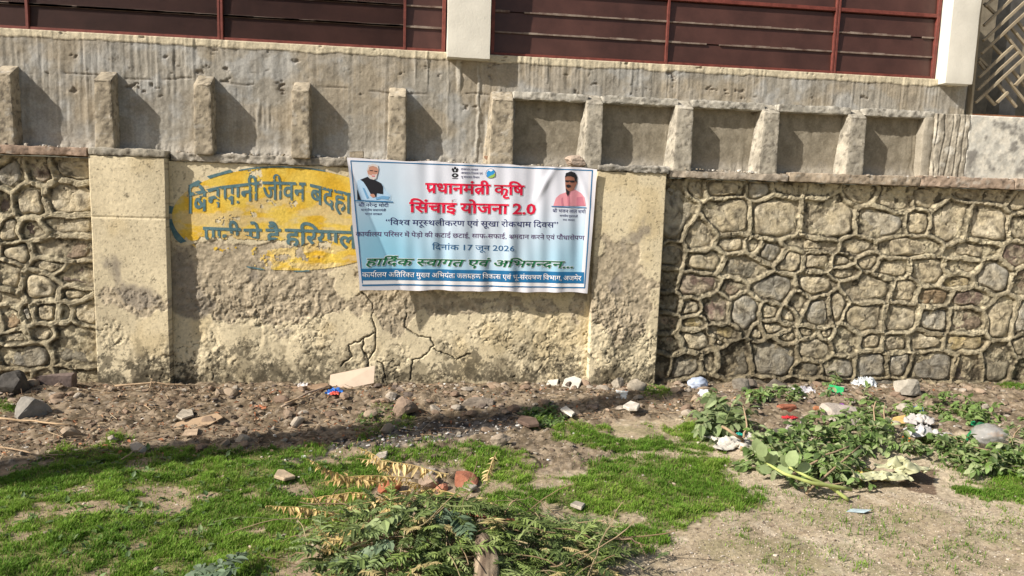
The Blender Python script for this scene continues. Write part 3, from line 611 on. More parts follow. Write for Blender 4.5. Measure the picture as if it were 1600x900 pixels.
# =================================================================== LETTERING
_gc = {}
def glyph(ch, off=0.0):
    k = (ch, off)
    if k in _gc: return _gc[k]
    def tri(s, wt=True):
        cu_ = bpy.data.curves.new('t', 'FONT'); cu_.body = s; cu_.size = 1; cu_.resolution_u = 2; cu_.offset = off
        o = bpy.data.objects.new('t', cu_); COL.objects.link(o); dg = bpy.context.evaluated_depsgraph_get()
        me = bpy.data.meshes.new_from_object(o.evaluated_get(dg)); me.calc_loop_triangles()
        v = np.array([p.co[:2] for p in me.vertices]).reshape(-1, 2); t = np.array([list(q.vertices) for q in me.loop_triangles], int).reshape(-1, 3)
        bpy.data.objects.remove(o); bpy.data.curves.remove(cu_); bpy.data.meshes.remove(me); return v[t] if len(t) else np.zeros((0, 3, 2))
    base_off = off; ar = lambda T: float(np.abs(np.cross(T[:, 1] - T[:, 0], T[:, 2] - T[:, 0])).sum() / 2) if len(T) else 0
    if off > 0:                                   # some outlines fold over when thickened: take the nearest weight that does not
        off = 0.0; a0 = ar(tri(ch)); off = .01; sl = (ar(tri(ch)) - a0) / .01
        for kf in (1, .93, 1.07, .85, 1.14, .75, .65, .5, .4):
            off = base_off * kf
            if ar(tri(ch)) > a0 + sl * off * .92: break
    a = tri(ch); b = tri(ch + ch); adv = float(b[..., 0].max() - a[..., 0].max()) if len(a) else .26
    _gc[k] = (a, adv); return _gc[k]
def clip_x(T, xc):
    out = []
    for t in T:
        P = []
        for i in range(3):
            a, b = t[i], t[(i + 1) % 3]
            if a[0] <= xc: P.append(a)
            if (a[0] <= xc) != (b[0] <= xc): s = (xc - a[0]) / (b[0] - a[0]); P.append(a + s * (b - a))
        for i in range(1, len(P) - 1): out.append([P[0], P[i], P[i + 1]])
    return np.array(out).reshape(-1, 3, 2)
def stroke(a, b, w_):
    a, b = np.array(a, float), np.array(b, float); d = b - a; d /= np.linalg.norm(d); n = np.array([-d[1], d[0]]) * w_ / 2
    return np.array([[a + n, a - n, b - n], [a + n, b - n, b + n]])
CONS = set('कखगघङचछजझञटठडढणतथदधनपफबभमयरलवशषसह\u095c\u095d'); STEMLESS = set('दटठडढहर\u095c\u095d')
def layout(s, off=0.0):
    """simple Devanagari shaping: half forms, rakaar, reph and the short i before its cluster"""
    out = []; pen = 0.0; i = 0
    def put(T, dx): 
        if len(T): out.append(T + np.array([dx, 0]))
    while i < len(s):
        ch = s[i]
        if ch not in CONS:
            if ch == ' ': pen += .24; i += 1; continue
            T, a = glyph(ch, off); put(T, pen); pen += a; i += 1; continue
        cl = [[ch, None]]; i += 1
        while i + 1 < len(s) and s[i] == '\u094d' and s[i + 1] in CONS: cl[-1][1] = 'h'; cl.append([s[i + 1], None]); i += 2
        reph = False
        if len(cl) > 1 and cl[0][0] == 'र': reph = True; cl = cl[1:]
        seq = []; 
        for c in cl:
            if c[0] == 'र' and seq and seq[-1][1] == 'h': seq[-1][1] = 'r'
            else: seq.append([c[0], c[1]])
        signs = []
        while i < len(s) and 0x93a < ord(s[i]) < 0x94d or (i < len(s) and s[i] in '\u0902\u0901\u0903'): signs.append(s[i]); i += 1
        if 'ि' in signs: T, a = glyph('ि', off); put(T, pen); pen += a; signs.remove('ि')
        for j, (c, md) in enumerate(seq):
            T, a = glyph(c, off)
            if md == 'h':
                cut = a - .175 if c not in STEMLESS and c not in 'क' else a * .80
                put(clip_x(T, cut), pen); pen += cut - .005
            else:
                put(T, pen)
                if md == 'r': put(stroke((a - .15, .30), (a - .42, .06), .075 + 2 * off) if c not in STEMLESS else stroke((a - .18, .10), (a - .42, -.10), .07 + 2 * off), pen)
                pen += a
        for c in signs:
            if c in 'ाीोौ':
                T, a = glyph(c, off); put(T, pen); pen += a
        for c in signs:
            if c not in 'ाीोौ': T, a = glyph(c, off); put(T, pen)
        if reph:
            T, a = glyph('े', off); T = T.copy(); T[..., 0] = -.26 - (T[..., 0] + .26); put(T[:, ::-1], pen)
    T = np.concatenate(out) if out else np.zeros((0, 3, 2)); return T, pen
def refine(T, L):
    done = []
    for _ in range(12):
        e = np.linalg.norm(T[:, [1, 2, 0]] - T, axis=2); k = e.argmax(1); big = e.max(1) > L
        done.append(T[~big]); T = T[big]; k = k[big]
        if not len(T): break
        r = np.arange(len(T)); a = T[r, k]; b = T[r, (k + 1) % 3]; c = T[r, (k + 2) % 3]; mm = (a + b) / 2
        T = np.concatenate([np.stack([a, mm, c], 1), np.stack([mm, b, c], 1)])
    return np.concatenate(done + [T])
def soup_mesh(name, T, yfn, lift, mat, parent, keep=None):
    """flat print: triangles in (x, z) laid on the surface y = yfn(x, z)"""
    if keep is not None: c = T.mean(1); T = T[keep(c[:, 0], c[:, 1])]
    P = T.reshape(-1, 2); y = yfn(P[:, 0], P[:, 1]) - (np.repeat(lift, 3) if isinstance(lift, np.ndarray) else lift)
    V = np.stack([P[:, 0], y, P[:, 1]], 1); f = np.arange(len(V)).reshape(-1, 3)
    n = np.cross(V[f[:, 1]] - V[f[:, 0]], V[f[:, 2]] - V[f[:, 0]])[:, 1]; f = np.where((n > 0)[:, None], f[:, ::-1], f)
    me = fast_mesh(name, V, f); bm = bmesh.new(); bm.from_mesh(me); bmesh.ops.remove_doubles(bm, verts=bm.verts[:], dist=.00005); bm.to_mesh(me); bm.free()
    return link(name, me, mat, parent)
def text_line(s, p0, p1, h, Y, off=0.0, slant=0.0, L=.02):
    """p0, p1: baseline ends as measured; h: headline height in the same units"""
    T, wd = layout(s, off); x0, z0 = W(*p0, Y); x1, z1 = W(*p1, Y); _, zt = W(p0[0], p0[1] - h, Y); hh = (zt - z0) / .622
    t = (T[..., 0] + T[..., 1] * slant) / wd; P = np.stack([x0 + (x1 - x0) * t, z0 + (z1 - z0) * T[..., 0] / wd + hh * T[..., 1]], -1)
    return refine(P, L)
def print_mat(name, c, rough=.45): return mat_flat(name, c, rough, 0, vary=.03)

# painted yellow oval and slogan on the plaster
ym = lambda x, z: mid_fn(np.asarray(x), np.asarray(z))[0]
ocx, ocz = W(452, 343, .085); orx = W(628, 343, .085)[0] - ocx; orz = W(447, 262, .085)[1] - ocz
def wornness(x, z):
    e = 0
    for b in [(350, 405, 110, 26, 1.1), (470, 402, 60, 10, .35), (345, 345, 36, 9, .8), (455, 318, 60, 7, .45), (385, 335, 30, 9, .45), (520, 375, 26, 14, .5), (360, 378, 60, 7, .55), (460, 382, 80, 8, .55), (395, 268, 16, 12, .9), (405, 300, 10, 18, .6), (560, 400, 20, 30, .2), (355, 425, 50, 14, .8), (290, 395, 20, 14, .4), (425, 412, 60, 16, -.35), (530, 405, 40, 20, -.3)]: e = e + blob(x, z, *b[:4], Y=.085) * b[4]
    return e + (fbm(x * 16, z * 16, 90, 4, .62) - .5) * 1.5
a_, b_ = np.arange(ocx - orx * 1.03, ocx + orx * 1.03, .005), np.arange(ocz - orz * 1.03, ocz + orz * 1.03, .005); A, B = np.meshgrid(a_, b_)
f = grid_faces(len(a_), len(b_)); Af, Bf = A.ravel(), B.ravel(); mx_, mz_ = Af[f].mean(1), Bf[f].mean(1)
el = np.hypot((mx_ - ocx) / orx, (mz_ - ocz) / orz); keep = (el < 1) & (wornness(mx_, mz_) < .58)
yc = mixc(C3(.66, .41, .04), C3(.72, .52, .10), ss(.3, .7, fbm(Af * 6, Bf * 6, 92, 3))); yc = mixc(yc, C3(.62, .52, .33) * np.ones_like(yc), ss(.44, .62, fbm(Af * 5, Bf * 13, 93, 5, .6)) * .6 * (Bf < ocz + .27))
V = np.stack([Af, ym(Af, Bf) - .0035, Bf], 1)
oval = link('painted_oval', fast_mesh('painted_oval', V, f[keep], yc), M['plaster'], mid); oval['label'] = 'worn yellow oval painted on the cream plaster'
bm = bmesh.new(); bm.from_mesh(oval.data); bmesh.ops.delete(bm, geom=[v for v in bm.verts if not v.link_faces], context='VERTS'); bm.to_mesh(oval.data); bm.free()
blue = mat_flat('blue_wall_paint', (.06, .14, .17), .85, .2, 60, vscale=26, c2=(.13, .22, .24))
def rim(px0, px1, upper, wd, brk):
    out = []
    for th in np.arange(px0, px1, .02):
        if vn(th * 9, th * 0, brk) < .22: continue
        w2 = wd * (.6 + .7 * float(vn(th * 5, th * 0, brk + 1)))
        q = [(ocx + orx * (1 + s) * math.cos(R_(0) + t), ocz + orz * (1 + s * 1.6) * math.sin(t)) for t, s in ((th, 0), (th + .021, 0), (th + .021, w2), (th, w2))]
        out += [[q[0], q[1], q[2]], [q[0], q[2], q[3]]]
    return np.array(out)
T = np.concatenate([rim(1.95, 2.55, 1, .035, 3), rim(2.95, 3.62, 1, .05, 23), rim(1.25, 2.0, 1, .018, 5), rim(4.3, 5.1, 1, .016, 8)])
soup_mesh('painted_rim', refine(T, .012), ym, .006, blue, mid, keep=lambda x, z: (z > ocz - .25) | (fbm(x * 15, z * 15, 96, 2) > .45))
HLx = [293, 348, 411, 476, 486, 546, 600]; HLy = [303, 291, 284, 285.5, 288, 302, 318]; BLx = [306, 346, 369, 404, 434, 474, 494, 539, 600]; BLy = [333, 322, 317.5, 312, 311.5, 314, 318, 331, 352]
def word(s, x0, x1, off=.016):
    T, wd = layout(s, off); px = x0 + (x1 - x0) * T[..., 0] / wd; hy = np.interp(px, HLx, HLy); by = np.interp(px, BLx, BLy); py = by + (hy - by) * T[..., 1] / .622
    r = np.array([[W(px[i, j], py[i, j], .085) for j in range(3)] for i in range(len(px))]); return refine(r, .011)
T = np.concatenate([word(*a) for a in (('बिन', 293, 346), ('पानी', 348, 405), ('जीवन', 411, 477), ('बदहाल', 485, 572))])
soup_mesh('painted_lettering', T, ym, .007, blue, mid, keep=lambda x, z: (wornness(x, z) < .95) & (fbm(x * 34, z * 34, 91, 3) < .68))
T = np.concatenate([text_line('पानी', (319, 381), (376, 383), 26, .085, .022, L=.011), text_line('से', (382, 384), (408, 384), 26, .085, .022, L=.011), text_line('है', (416, 384), (438, 384), 26, .085, .022, L=.011), text_line('हरियाली', (446, 384), (568, 388), 26, .085, .022, L=.011)])
def keep2(x, z):
    lim = np.interp(x, [W(p, 370, .085)[0] for p in (310, 345, 360, 415, 440, 470, 520, 540, 560)], [W(400, p, .085)[1] for p in (378, 374, 366, 372, 381, 384, 372, 388, 392)])
    return (z > lim + (fbm(x * 18, z * 18, 98, 3) - .5) * .10) & (wornness(x, z) < 1.05)
soup_mesh('painted_lettering', T, ym, .007, blue, mid, keep=keep2)

# =================================================================== BANNER
YB = -.035
ban = thing('banner', 'white and pale blue printed vinyl banner with red Hindi title hung over the wall', 'banner')
c_tl, c_tr, c_bl, c_br = W(542, 247, YB), W(933, 263.5, YB), W(563, 452, YB), W(918, 457.5, YB)
def by_(x, z):
    x = np.asarray(x, float); z = np.asarray(z, float)
    v = np.clip((c_tl[1] - z) / 1.12, 0, 1); cx_ = c_tl[0] + v * (W(628, 455, YB)[0] - c_tl[0]); d = np.maximum(0, cx_ - x)
    y = YB - d * .27 * ss(0, .02, d)
    u = (x - c_tl[0]) / 2.17; k = ss(.15, .35, u)
    y = y - k * (.007 * np.sin(x * 15 + z * 1.2 + 1) + .006 * np.sin(x * 27 - z * 2.0 + 2.2) + .0035 * np.sin(x * 47 + z * 2)) * (.5 + .7 * vn(x * 4, z * 2.5, 101)) * (.55 + .6 * v)
    # pulls from the stone that pins the top right
    a1 = np.exp(-((x - 1.12 - (1.95 - z) * -.55) / .035) ** 2) * np.exp(-((z - 1.85) / .16) ** 2); a2 = np.exp(-((x - 1.36 - (1.95 - z) * .35) / .03) ** 2) * np.exp(-((z - 1.8) / .2) ** 2)
    return y - .011 * a1 - .007 * a2 + .008 * (fbm(x * 1.8, z * 1.8, 102, 2) - .5)
nu, nv = 260, 140; U, Vv = np.meshgrid(np.linspace(0, 1, nu), np.linspace(0, 1, nv))
bxx = (1 - Vv) * ((1 - U) * c_tl[0] + U * c_tr[0]) + Vv * ((1 - U) * c_bl[0] + U * c_br[0]) + .006 * np.sin(Vv * 9) * (U < .5)
bzz = (1 - Vv) * ((1 - U) * c_tl[1] + U * c_tr[1]) + Vv * ((1 - U) * c_bl[1] + U * c_br[1]) + .004 * np.sin(U * 23) + .003 * np.sin(U * 41 + 1)
inside = (U > .018) & (U < .968) & (Vv > .022) & (Vv < .955)
gt = ss(.15, .95, Vv + .18 * np.sin(U * 7 + 1.0) * Vv + .10 * (U < .5) * (1 - Vv))
bc = mixc(C3(.70, .72, .82), C3(.26, .55, .74), np.clip(gt * .8 + .38 * np.exp(-((U - .13) / .15) ** 2) * (1 - Vv * .5), 0, 1)); bc = mixc(bc, C3(.62, .76, .86) * np.ones(3), .35 * np.exp(-((U - .45 - .3 * Vv) / .12) ** 2) * Vv)
bc = np.where(inside[..., None], bc, C3(.76, .75, .81)); V = np.stack([bxx.ravel(), by_(bxx, bzz).ravel(), bzz.ravel()], 1)
Vb = V.copy(); Vb[:, 1] += .0012; f = grid_faces(nu, nv); nn = len(V)
link('sheet', fast_mesh('sheet', np.concatenate([V, Vb]), np.concatenate([f, f[:, ::-1] + nn]), np.concatenate([bc.reshape(-1, 3), np.full((nn, 3), .75)])), M['print'], ban)
PM = {'blue': print_mat('print_blue', (.02, .16, .36)), 'red': print_mat('print_red', (.66, .012, .055)), 'white': print_mat('print_white', (.82, .81, .84)), 'navy': print_mat('print_navy', (.025, .03, .13)), 'plum': print_mat('print_plum', (.09, .035, .13)),
      'teal': print_mat('print_teal', (.03, .12, .27)), 'green': print_mat('print_green', (.012, .13, .055)), 'pale': print_mat('print_pale', (.66, .73, .80)), 'black': print_mat('print_black', (.016, .016, .022)), 'skin': print_mat('print_skin', (.50, .26, .19)),
      'skin2': print_mat('print_tan', (.30, .13, .09)), 'hair': print_mat('print_grey_hair', (.62, .57, .56)), 'shirt': print_mat('print_shirt', (.42, .60, .80)), 'shirt2': print_mat('print_shirt_fold', (.16, .36, .60)), 'pink': print_mat('print_pink', (.72, .30, .36)), 'pink2': print_mat('print_pink_fold', (.56, .20, .27)),
      'lime': print_mat('print_lime', (.30, .48, .10)), 'sky': print_mat('print_sky', (.03, .27, .62))}
def pr_text(s, p0, p1, h, col, lay=1, off=0.0, slant=0.0, label=None):
    o = soup_mesh('lettering', text_line(s, p0, p1, h, YB, off, slant, .03), by_, .0016 * lay, PM[col], ban)
    if label: o['label'] = label
    return o
def poly_tris(P):
    bm = bmesh.new(); vs = [bm.verts.new((x, z, 0)) for x, z in P]; bm.faces.new(vs); bmesh.ops.triangulate(bm, faces=bm.faces[:])
    T = np.array([[list(v.co)[:2] for v in f_.verts] for f_ in bm.faces]); bm.free(); return T
def pr_poly(name, pts, col, lay=1): return soup_mesh(name, refine(poly_tris([W(*p, YB) for p in pts]), .03), by_, .0016 * lay, PM[col], ban)
def pr_line(name, a, b, wd, col, lay=1):
    d = np.array(b, float) - np.array(a, float); L = np.linalg.norm(d); n = np.array([-d[1], d[0]]) / L * wd / 2; a, b = np.array(a, float), np.array(b, float)
    return pr_poly(name, [a + n, b + n, b - n, a - n], col, lay)
def pr_halo(s, p0, p1, h, r, slant=0.0):
    T = text_line(s, p0, p1, h, YB, .02, slant, .03); r *= .0057; k = [(1, 1), (1, -1), (-1, 1), (-1, -1)]
    soup_mesh('lettering_outline', np.concatenate([T + np.array([a * r, b * r]) for a, b in k]), by_, np.concatenate([np.full(len(T), .0010 + .0004 * i) for i in range(4)]), PM['pale'], ban)
pr_line('border_line', (547.6, 251.3), (926.5, 266.4), 1.7, 'blue'); pr_line('border_line', (925.6, 266.4), (913.3, 449.5), 1.7, 'blue'); pr_line('border_line', (548, 251), (567.5, 441), 1.5, 'blue')
pr_line('border_line', (567, 444), (913.7, 449.6), 2.0, 'blue'); pr_line('white_band', (566, 439.3), (914, 446.0), 6, 'white', 0.6); 
pr_poly('blue_band', [(565.5, 418.5), (912.5, 425.3), (912, 443.2), (567, 436.5)], 'blue', 1.2)
pr_halo('प्रधानमंत्री कृषि', (665, 301), (818, 304.7), 14.6, 1.1); pr_text('प्रधानमंत्री कृषि', (665, 301), (818, 304.7), 14.6, 'red', 2.2, .03, label='red Hindi title, upper line')
pr_halo('सिंचाई योजना 2.0', (640, 331), (837, 334.8), 14.6, 1.1); pr_text('सिंचाई योजना 2.0', (640, 331), (837, 334.8), 14.6, 'red', 2.2, .03, label='red Hindi title, lower line')
pr_text('‘‘विश्व मरूस्थलीकरण एवं सूखा रोकथाम दिवस’’', (602, 351.4), (872, 355.6), 8.2, 'navy', 1, .006)
pr_text('कार्यालय परिसर में पे\u095cो की कटाई छटाई, साफ-सफाई, श्रमदान करने एवं पौधारोपण', (556.5, 368.6), (913, 375), 6.6, 'plum', 1, .004)
pr_text('दिनांक 17 जून 2026', (675, 389.8), (804, 392.5), 7.8, 'teal', 1, .006)
pr_halo('हार्दिक स्वागत एवं अभिनन्दन...', (571, 413.6), (896, 418.5), 10.2, .8, .22); pr_text('हार्दिक स्वागत एवं अभिनन्दन...', (571, 413.6), (896, 418.5), 10.2, 'green', 2.2, .02, .22)
pr_text('कार्यालय अतिरिक्त मुख्य अभियंता जलग्रहण विकास एवं भू-संरक्षण विभाग, अजमेर', (567, 431.3), (908, 438.4), 7.0, 'white', 2, .008)
for s, a, b, h in (('श्री नरेन्द्र मोदी', (560, 322.5), (607, 323.5), 4.8), ('माननीय प्रधानमंत्री', (564, 329.4), (603, 330.2), 3.2), ('भारत सरकार', (570, 335.6), (597, 336.2), 3.0), ('श्री भजन लाल शर्मा', (863, 331.5), (915, 333.5), 4.8), ('माननीय मुख्यमंत्री', (874, 338.6), (903, 339.6), 3.0), ('राज. सरकार', (879, 344.8), (898, 345.4), 2.8),
                   ('राजस्थान सरकार', (720, 266), (747, 266.8), 3.0), ('जलग्रहण विकास एवं', (720, 271.8), (754, 272.8), 3.0), ('भू संरक्षण विभाग', (720, 278), (749, 279), 3.0)): pr_text(s, a, b, h, 'navy', 1, .004)
def P9(x0, y0, L): return [(x0 + a / 9, y0 + b / 9) for a, b in L]
q = lambda n, L, c, l=1: pr_poly(n, P9(540, 245, L), c, l)
q('portrait_shirt', [(163, 335), (215, 315), (300, 295), (430, 330), (520, 385), (560, 470), (636, 540), (636, 612), (520, 622), (380, 615), (215, 604), (170, 500)], 'shirt')
q('portrait_waistcoat', [(205, 322), (310, 280), (345, 312), (420, 328), (500, 372), (526, 420), (526, 525), (440, 512), (430, 568), (408, 560), (398, 522), (350, 520), (300, 430), (250, 352)], 'black', 2)
q('portrait_waistcoat', [(163, 350), (168, 608), (218, 606), (180, 500), (160, 440)], 'black', 2)
q('portrait_head', [(300, 185), (322, 120), (385, 100), (450, 120), (464, 190), (455, 235), (432, 300), (395, 322), (340, 302), (315, 250)], 'skin', 2.4)
q('portrait_hair', [(300, 190), (318, 125), (385, 97), (452, 118), (465, 180), (440, 148), (385, 128), (335, 142), (318, 200)], 'hair', 3)
q('portrait_beard', [(318, 245), (362, 262), (380, 248), (412, 252), (446, 240), (432, 302), (395, 324), (342, 306)], 'hair', 3)
q('portrait_eyes', [(342, 188), (384, 190), (384, 200), (342, 199)], 'black', 3.2); q('portrait_eyes', [(404, 196), (446, 202), (444, 212), (405, 207)], 'black', 3.2); q('portrait_mouth', [(366, 264), (412, 266), (408, 278), (370, 276)], 'red', 3.6)
q('portrait_hands', [(350, 522), (398, 522), (420, 560), (380, 575), (345, 548)], 'skin', 2.4); q('portrait_sleeve_fold', [(420, 575), (520, 548), (620, 560), (600, 600), (500, 590), (430, 605)], 'shirt2', 2.2); q('portrait_sleeve_fold', [(235, 430), (262, 440), (330, 580), (300, 590)], 'shirt2', 1.8)
pr_line('caption_rule', (553.6, 313.4), (614, 315.6), 1.6, 'blue', 2.6)
q = lambda n, L, c, l=1: pr_poly(n, P9(830, 255, L), c, l)
q('portrait_shirt', [(308, 602), (345, 490), (400, 440), (480, 412), (540, 380), (612, 368), (700, 418), (748, 480), (768, 602)], 'pink')
q('portrait_sleeve_fold', [(500, 440), (530, 430), (540, 600), (515, 600)], 'pink2', 2); q('portrait_sleeve_fold', [(640, 480), (720, 470), (750, 600), (640, 600)], 'pink2', 2); q('portrait_sleeve_fold', [(420, 500), (440, 480), (450, 600), (425, 600)], 'pink2', 2)
q('portrait_head', [(474, 205), (500, 150), (560, 135), (632, 165), (650, 270), (622, 330), (600, 372), (540, 400), (512, 470), (490, 430), (480, 330)], 'skin2', 2)
q('portrait_hair', [(472, 200), (486, 140), (560, 113), (622, 138), (648, 200), (636, 275), (616, 250), (604, 200), (550, 182), (500, 184)], 'black', 3)
q('portrait_glasses', [(474, 240), (612, 244), (606, 268), (552, 272), (542, 256), (526, 256), (518, 270), (480, 264)], 'black', 3)
q('portrait_moustache', [(490, 306), (522, 298), (556, 312), (552, 336), (520, 346), (494, 336)], 'black', 3); q('portrait_neck_shade', [(482, 350), (516, 384), (540, 398), (514, 470), (494, 430)], 'black', 3)
pr_line('caption_rule', (861.5, 322.4), (916, 324.6), 1.4, 'blue', 2.6)
def disc(cx_, cy_, r0, r1=None, n=20): return [(cx_ + r0 * math.cos(t), cy_ + (r1 or r0) * math.sin(t)) for t in np.linspace(0, 2 * math.pi, n, endpoint=False)]
pr_poly('logo', disc(766.6, 271.3, 7.8), 'navy'); pr_poly('logo', disc(766.6, 271.3, 7.1), 'white', 2); pr_poly('logo', [(761, 277), (760, 270), (763, 266), (767, 268), (771, 265.5), (773.5, 269), (770, 273)], 'sky', 3); pr_poly('logo', [(762, 277.5), (767, 274), (773.6, 271), (773, 275.5), (769, 278)], 'lime', 3)
pr_poly('emblem', [(705.5, 265), (707, 262), (708.5, 264), (710, 260.6), (712, 260.6), (713.5, 264), (715, 262), (716.4, 265), (714.6, 269), (707.6, 269)], 'black'); pr_poly('emblem', disc(711, 274, 5.2, 3.4, 14), 'black'); pr_poly('emblem', disc(711, 274, 2.0, 1.2, 8), 'pale', 2); pr_poly('emblem', disc(711, 266, 1.2, 1.6, 8), 'pale', 2); pr_poly('emblem', [(706, 278.2), (716, 278.5), (715, 279.6), (707, 279.3)], 'black')

# =================================================================== LOOSE MATTER
def ico(sub):
    bm = bmesh.new(); bmesh.ops.create_icosphere(bm, subdivisions=sub, radius=1); V = np.array([v.co[:] for v in bm.verts]); f = np.array([[v.index for v in f_.verts] for f_ in bm.faces]); bm.free(); return V, f
ICO = {k: ico(max(k, 1)) for k in (0, 1, 2, 3)}
def rock_arrays(size, sub=2, seed=0, cuts=9, rough=.12):
    V, f = ICO[sub]; V = V.copy(); r = np.random.RandomState(seed)
    if cuts < 7: V = np.clip(V * 1.35, -.78, .78)
    for _ in range(cuts):
        n = r.normal(size=3); n /= np.linalg.norm(n); d = r.uniform(.42, .88); s = V @ n - d; V = V - np.outer(np.maximum(s, 0), n) * .92
    V = V * (1 + (fbm3(V * 2.2 + seed * 3.1, seed % 50, 3) - .5)[:, None] * rough * 2)
    V = V * (1 + (fbm3(V * 5 + seed, seed % 40, 2) - .5)[:, None] * rough * .9)
    return V * np.array(size) / 2, f
MT = {}
def cmat(c, rough=.9, bump=.6, vary=.3, c2=None, spec=.2, metal=0, trans=0, alpha=None, vs=14):
    k = (c, rough, bump, c2, trans, alpha, vs)
    if k not in MT: MT[k] = mat_flat('surface', c, rough, bump, 55, vary, vs, spec, metal, c2, alpha, trans)
    return MT[k]
def put_on(o, px, py, rz=0.0, tilt=(0, 0), dz=0.0, at=None):
    x, y = at or G(px, py, .03); z = gz1(x, y)
    for _ in range(3):
        if at: break
        x, y = G(px, py, z); z = gz1(x, y)
    o.location = (x, y, z + dz); o.rotation_euler = (tilt[0], tilt[1], rz); return o
def rock(name, px, py, sz, col, label, cat, seed, rz=0.0, sub=3, col2=None, group=None, dz=None, at=None, cuts=13, rough=.17):
    V, f = rock_arrays(np.array(sz) * 1.15, sub, seed, cuts, rough); o = link(name, fast_mesh(name, V, f, smooth=False), cmat(col, c2=col2)); tag(o, label, cat, group)
    return put_on(o, px, py, rz, dz=sz[2] * .28 if dz is None else dz, at=at)
GRY = (.33, .31, .27); 
rock('rock', 1418, 617, (.30, .20, .20), (.36, .33, .28), 'pale grey angular rock against the foot of the right stone wall', 'rock', 31, .3)
rock('rock', 1314, 662, (.34, .26, .21), (.36, .32, .28), 'large pinkish grey rock beside the purple lidded pot', 'rock', 17, .1, col2=(.48, .42, .36))
rock('rock', 52, 645, (.25, .17, .17), (.20, .19, .17), 'dark grey broken block at the left edge below the brick rubble', 'rock', 61, .7, col2=(.30, .28, .25), cuts=6, rough=.14)
rock('rock', 20, 612, (.26, .20, .20), (.07, .065, .06), 'blackish rock in the bottom left corner of the stone wall', 'rock', 6, .2)
rock('rock', 967, 606, (.14, .12, .15), (.36, .32, .26), 'grey stone leaning on the base of the right pillar', 'rock', 12)
rock('rock', 995, 612, (.16, .12, .12), (.33, .29, .23), 'brownish stone at the right pillar base beside the grey one', 'rock', 9)
rock('rock', 1158, 610, (.18, .13, .13), (.20, .18, .15), 'dark block under the right stone wall beside the plastic bag', 'rock', 14)
rock('rock', 1212, 612, (.22, .14, .13), (.16, .14, .115), 'dark rubble stone behind the drooping weeds', 'rock', 15)
rock('rock', 1215, 683, (.16, .13, .10), (.12, .105, .09), 'blackish stone left of the crumpled grey cloth', 'rock', 16)
rock('rock', 671, 745, (.11, .10, .09), (.34, .30, .25), 'grey stone left of the broken red brick', 'rock', 21)
rock('rock', 665, 762, (.15, .11, .10), (.32, .24, .18), 'brown stone in front of the small rubble cluster', 'rock', 22)
rock('rock', 783, 697, (.14, .10, .09), (.33, .27, .21), 'brown rounded clod in the middle of the bare dirt', 'rock', 23)
rock('rock', 635, 645, (.22, .16, .16), (.27, .20, .15), 'large brown clod on the rubble strip under the banner', 'clod', 24)
rock('rock', 745, 634, (.30, .12, .08), (.24, .20, .16), 'long flat dark clod behind the ash', 'clod', 25)
rock('rock', 1175, 607, (.14, .1, .12), (.13, .11, .09), 'small black stone in the hollow of the right wall', 'rock', 27)
rock('brick', 82, 603, (.36, .15, .13), (.17, .13, .115), 'dark weathered brick block at the foot of the left stonework', 'brick', 41, .1, cuts=5, rough=.05)
rock('brick', 729, 757, (.155, .11, .09), (.30, .11, .065), 'broken red brick half on the grass in front of the rubble', 'brick', 42, -.2, col2=(.38, .17, .11), cuts=5, rough=.06)
rock('brick', 610, 768, (.13, .10, .10), (.31, .11, .06), 'small red brick lump beside the straw coloured dry fronds', 'brick', 43, cuts=7)
rock('brick', 690, 764, (.07, .06, .06), (.45, .20, .13), 'tiny red and white brick fragment between the two red bricks', 'brick', 44, cuts=7, sub=2)
rock('brick', 1230, 640, (.16, .10, .06), (.34, .13, .08), 'reddish tile fragment lying behind the dark stone on the right', 'tile', 45, .3, cuts=6)
rock('brick', 1284, 641, (.16, .11, .05), (.42, .18, .09), 'orange tile fragment left of the large pinkish rock', 'tile', 46, -.3, cuts=6)
rock('stone', 557, 240, (.125, .10, .065), (.34, .29, .22), 'smooth brown cobble pinning the top left of the banner', 'stone', 51, at=(W(557, 243, .0)[0], .03), cuts=2, rough=.05).location.z = 2.035
rock('stone', 900, 250, (.19, .13, .10), (.44, .35, .28), 'pinkish broken stone pinning the top right of the banner', 'stone', 52, at=(W(901, 250, 0)[0], .03)).location.z = 2.05
rock('brick', 770, 245, (.19, .11, .08), (.30, .18, .12), 'reddish brick piece on the coping behind the top of the banner', 'brick', 53, at=(W(769, 247, .06)[0], .11), cuts=4, rough=.05).location.z = 2.03
# flat pieces
def slabby(name, pts, th, mat, label, cat, base=None, tilt=0.0, lift=.015, group=None, seed=0):
    """flat piece with thickness, outline traced on the ground, a little warped"""
    P = [G(*p) for p in pts]; cx_ = sum(p[0] for p in P) / len(P); cy_ = sum(p[1] for p in P) / len(P); z = gz1(cx_, cy_); P = [G(*p, Z=z) for p in pts]; cx_ = sum(p[0] for p in P) / len(P); cy_ = sum(p[1] for p in P) / len(P)
    bm = bmesh.new(); vs = [bm.verts.new((x - cx_, y - cy_, 0)) for x, y in P]; f_ = bm.faces.new(vs)
    if f_.normal.z < 0: f_.normal_flip()
    r = bmesh.ops.extrude_face_region(bm, geom=[f_]); 
    for v in r['geom']:
        if isinstance(v, bmesh.types.BMVert): v.co.z += th
    bmesh.ops.recalc_face_normals(bm, faces=bm.faces[:]); bmesh.ops.bevel(bm, geom=bm.edges[:], offset=th * .2, segments=1, affect='EDGES')
    o = bmobj(name, bm, mat); tag(o, label, cat, group); o.location = (cx_, cy_, z + lift); o.rotation_euler = (tilt, rnd.uniform(-.12, .12), 0); return o
white_t = cmat((.62, .59, .52), .7, .2, .12)
card = cmat((.40, .29, .19), .85, .25, .12)
slabby('cardboard_strip', [(268, 672), (276, 663), (340, 654), (349, 660), (330, 668), (276, 678)], .008, card, 'flat tan cardboard strip lying on the dirt at left', 'cardboard', tilt=.08)
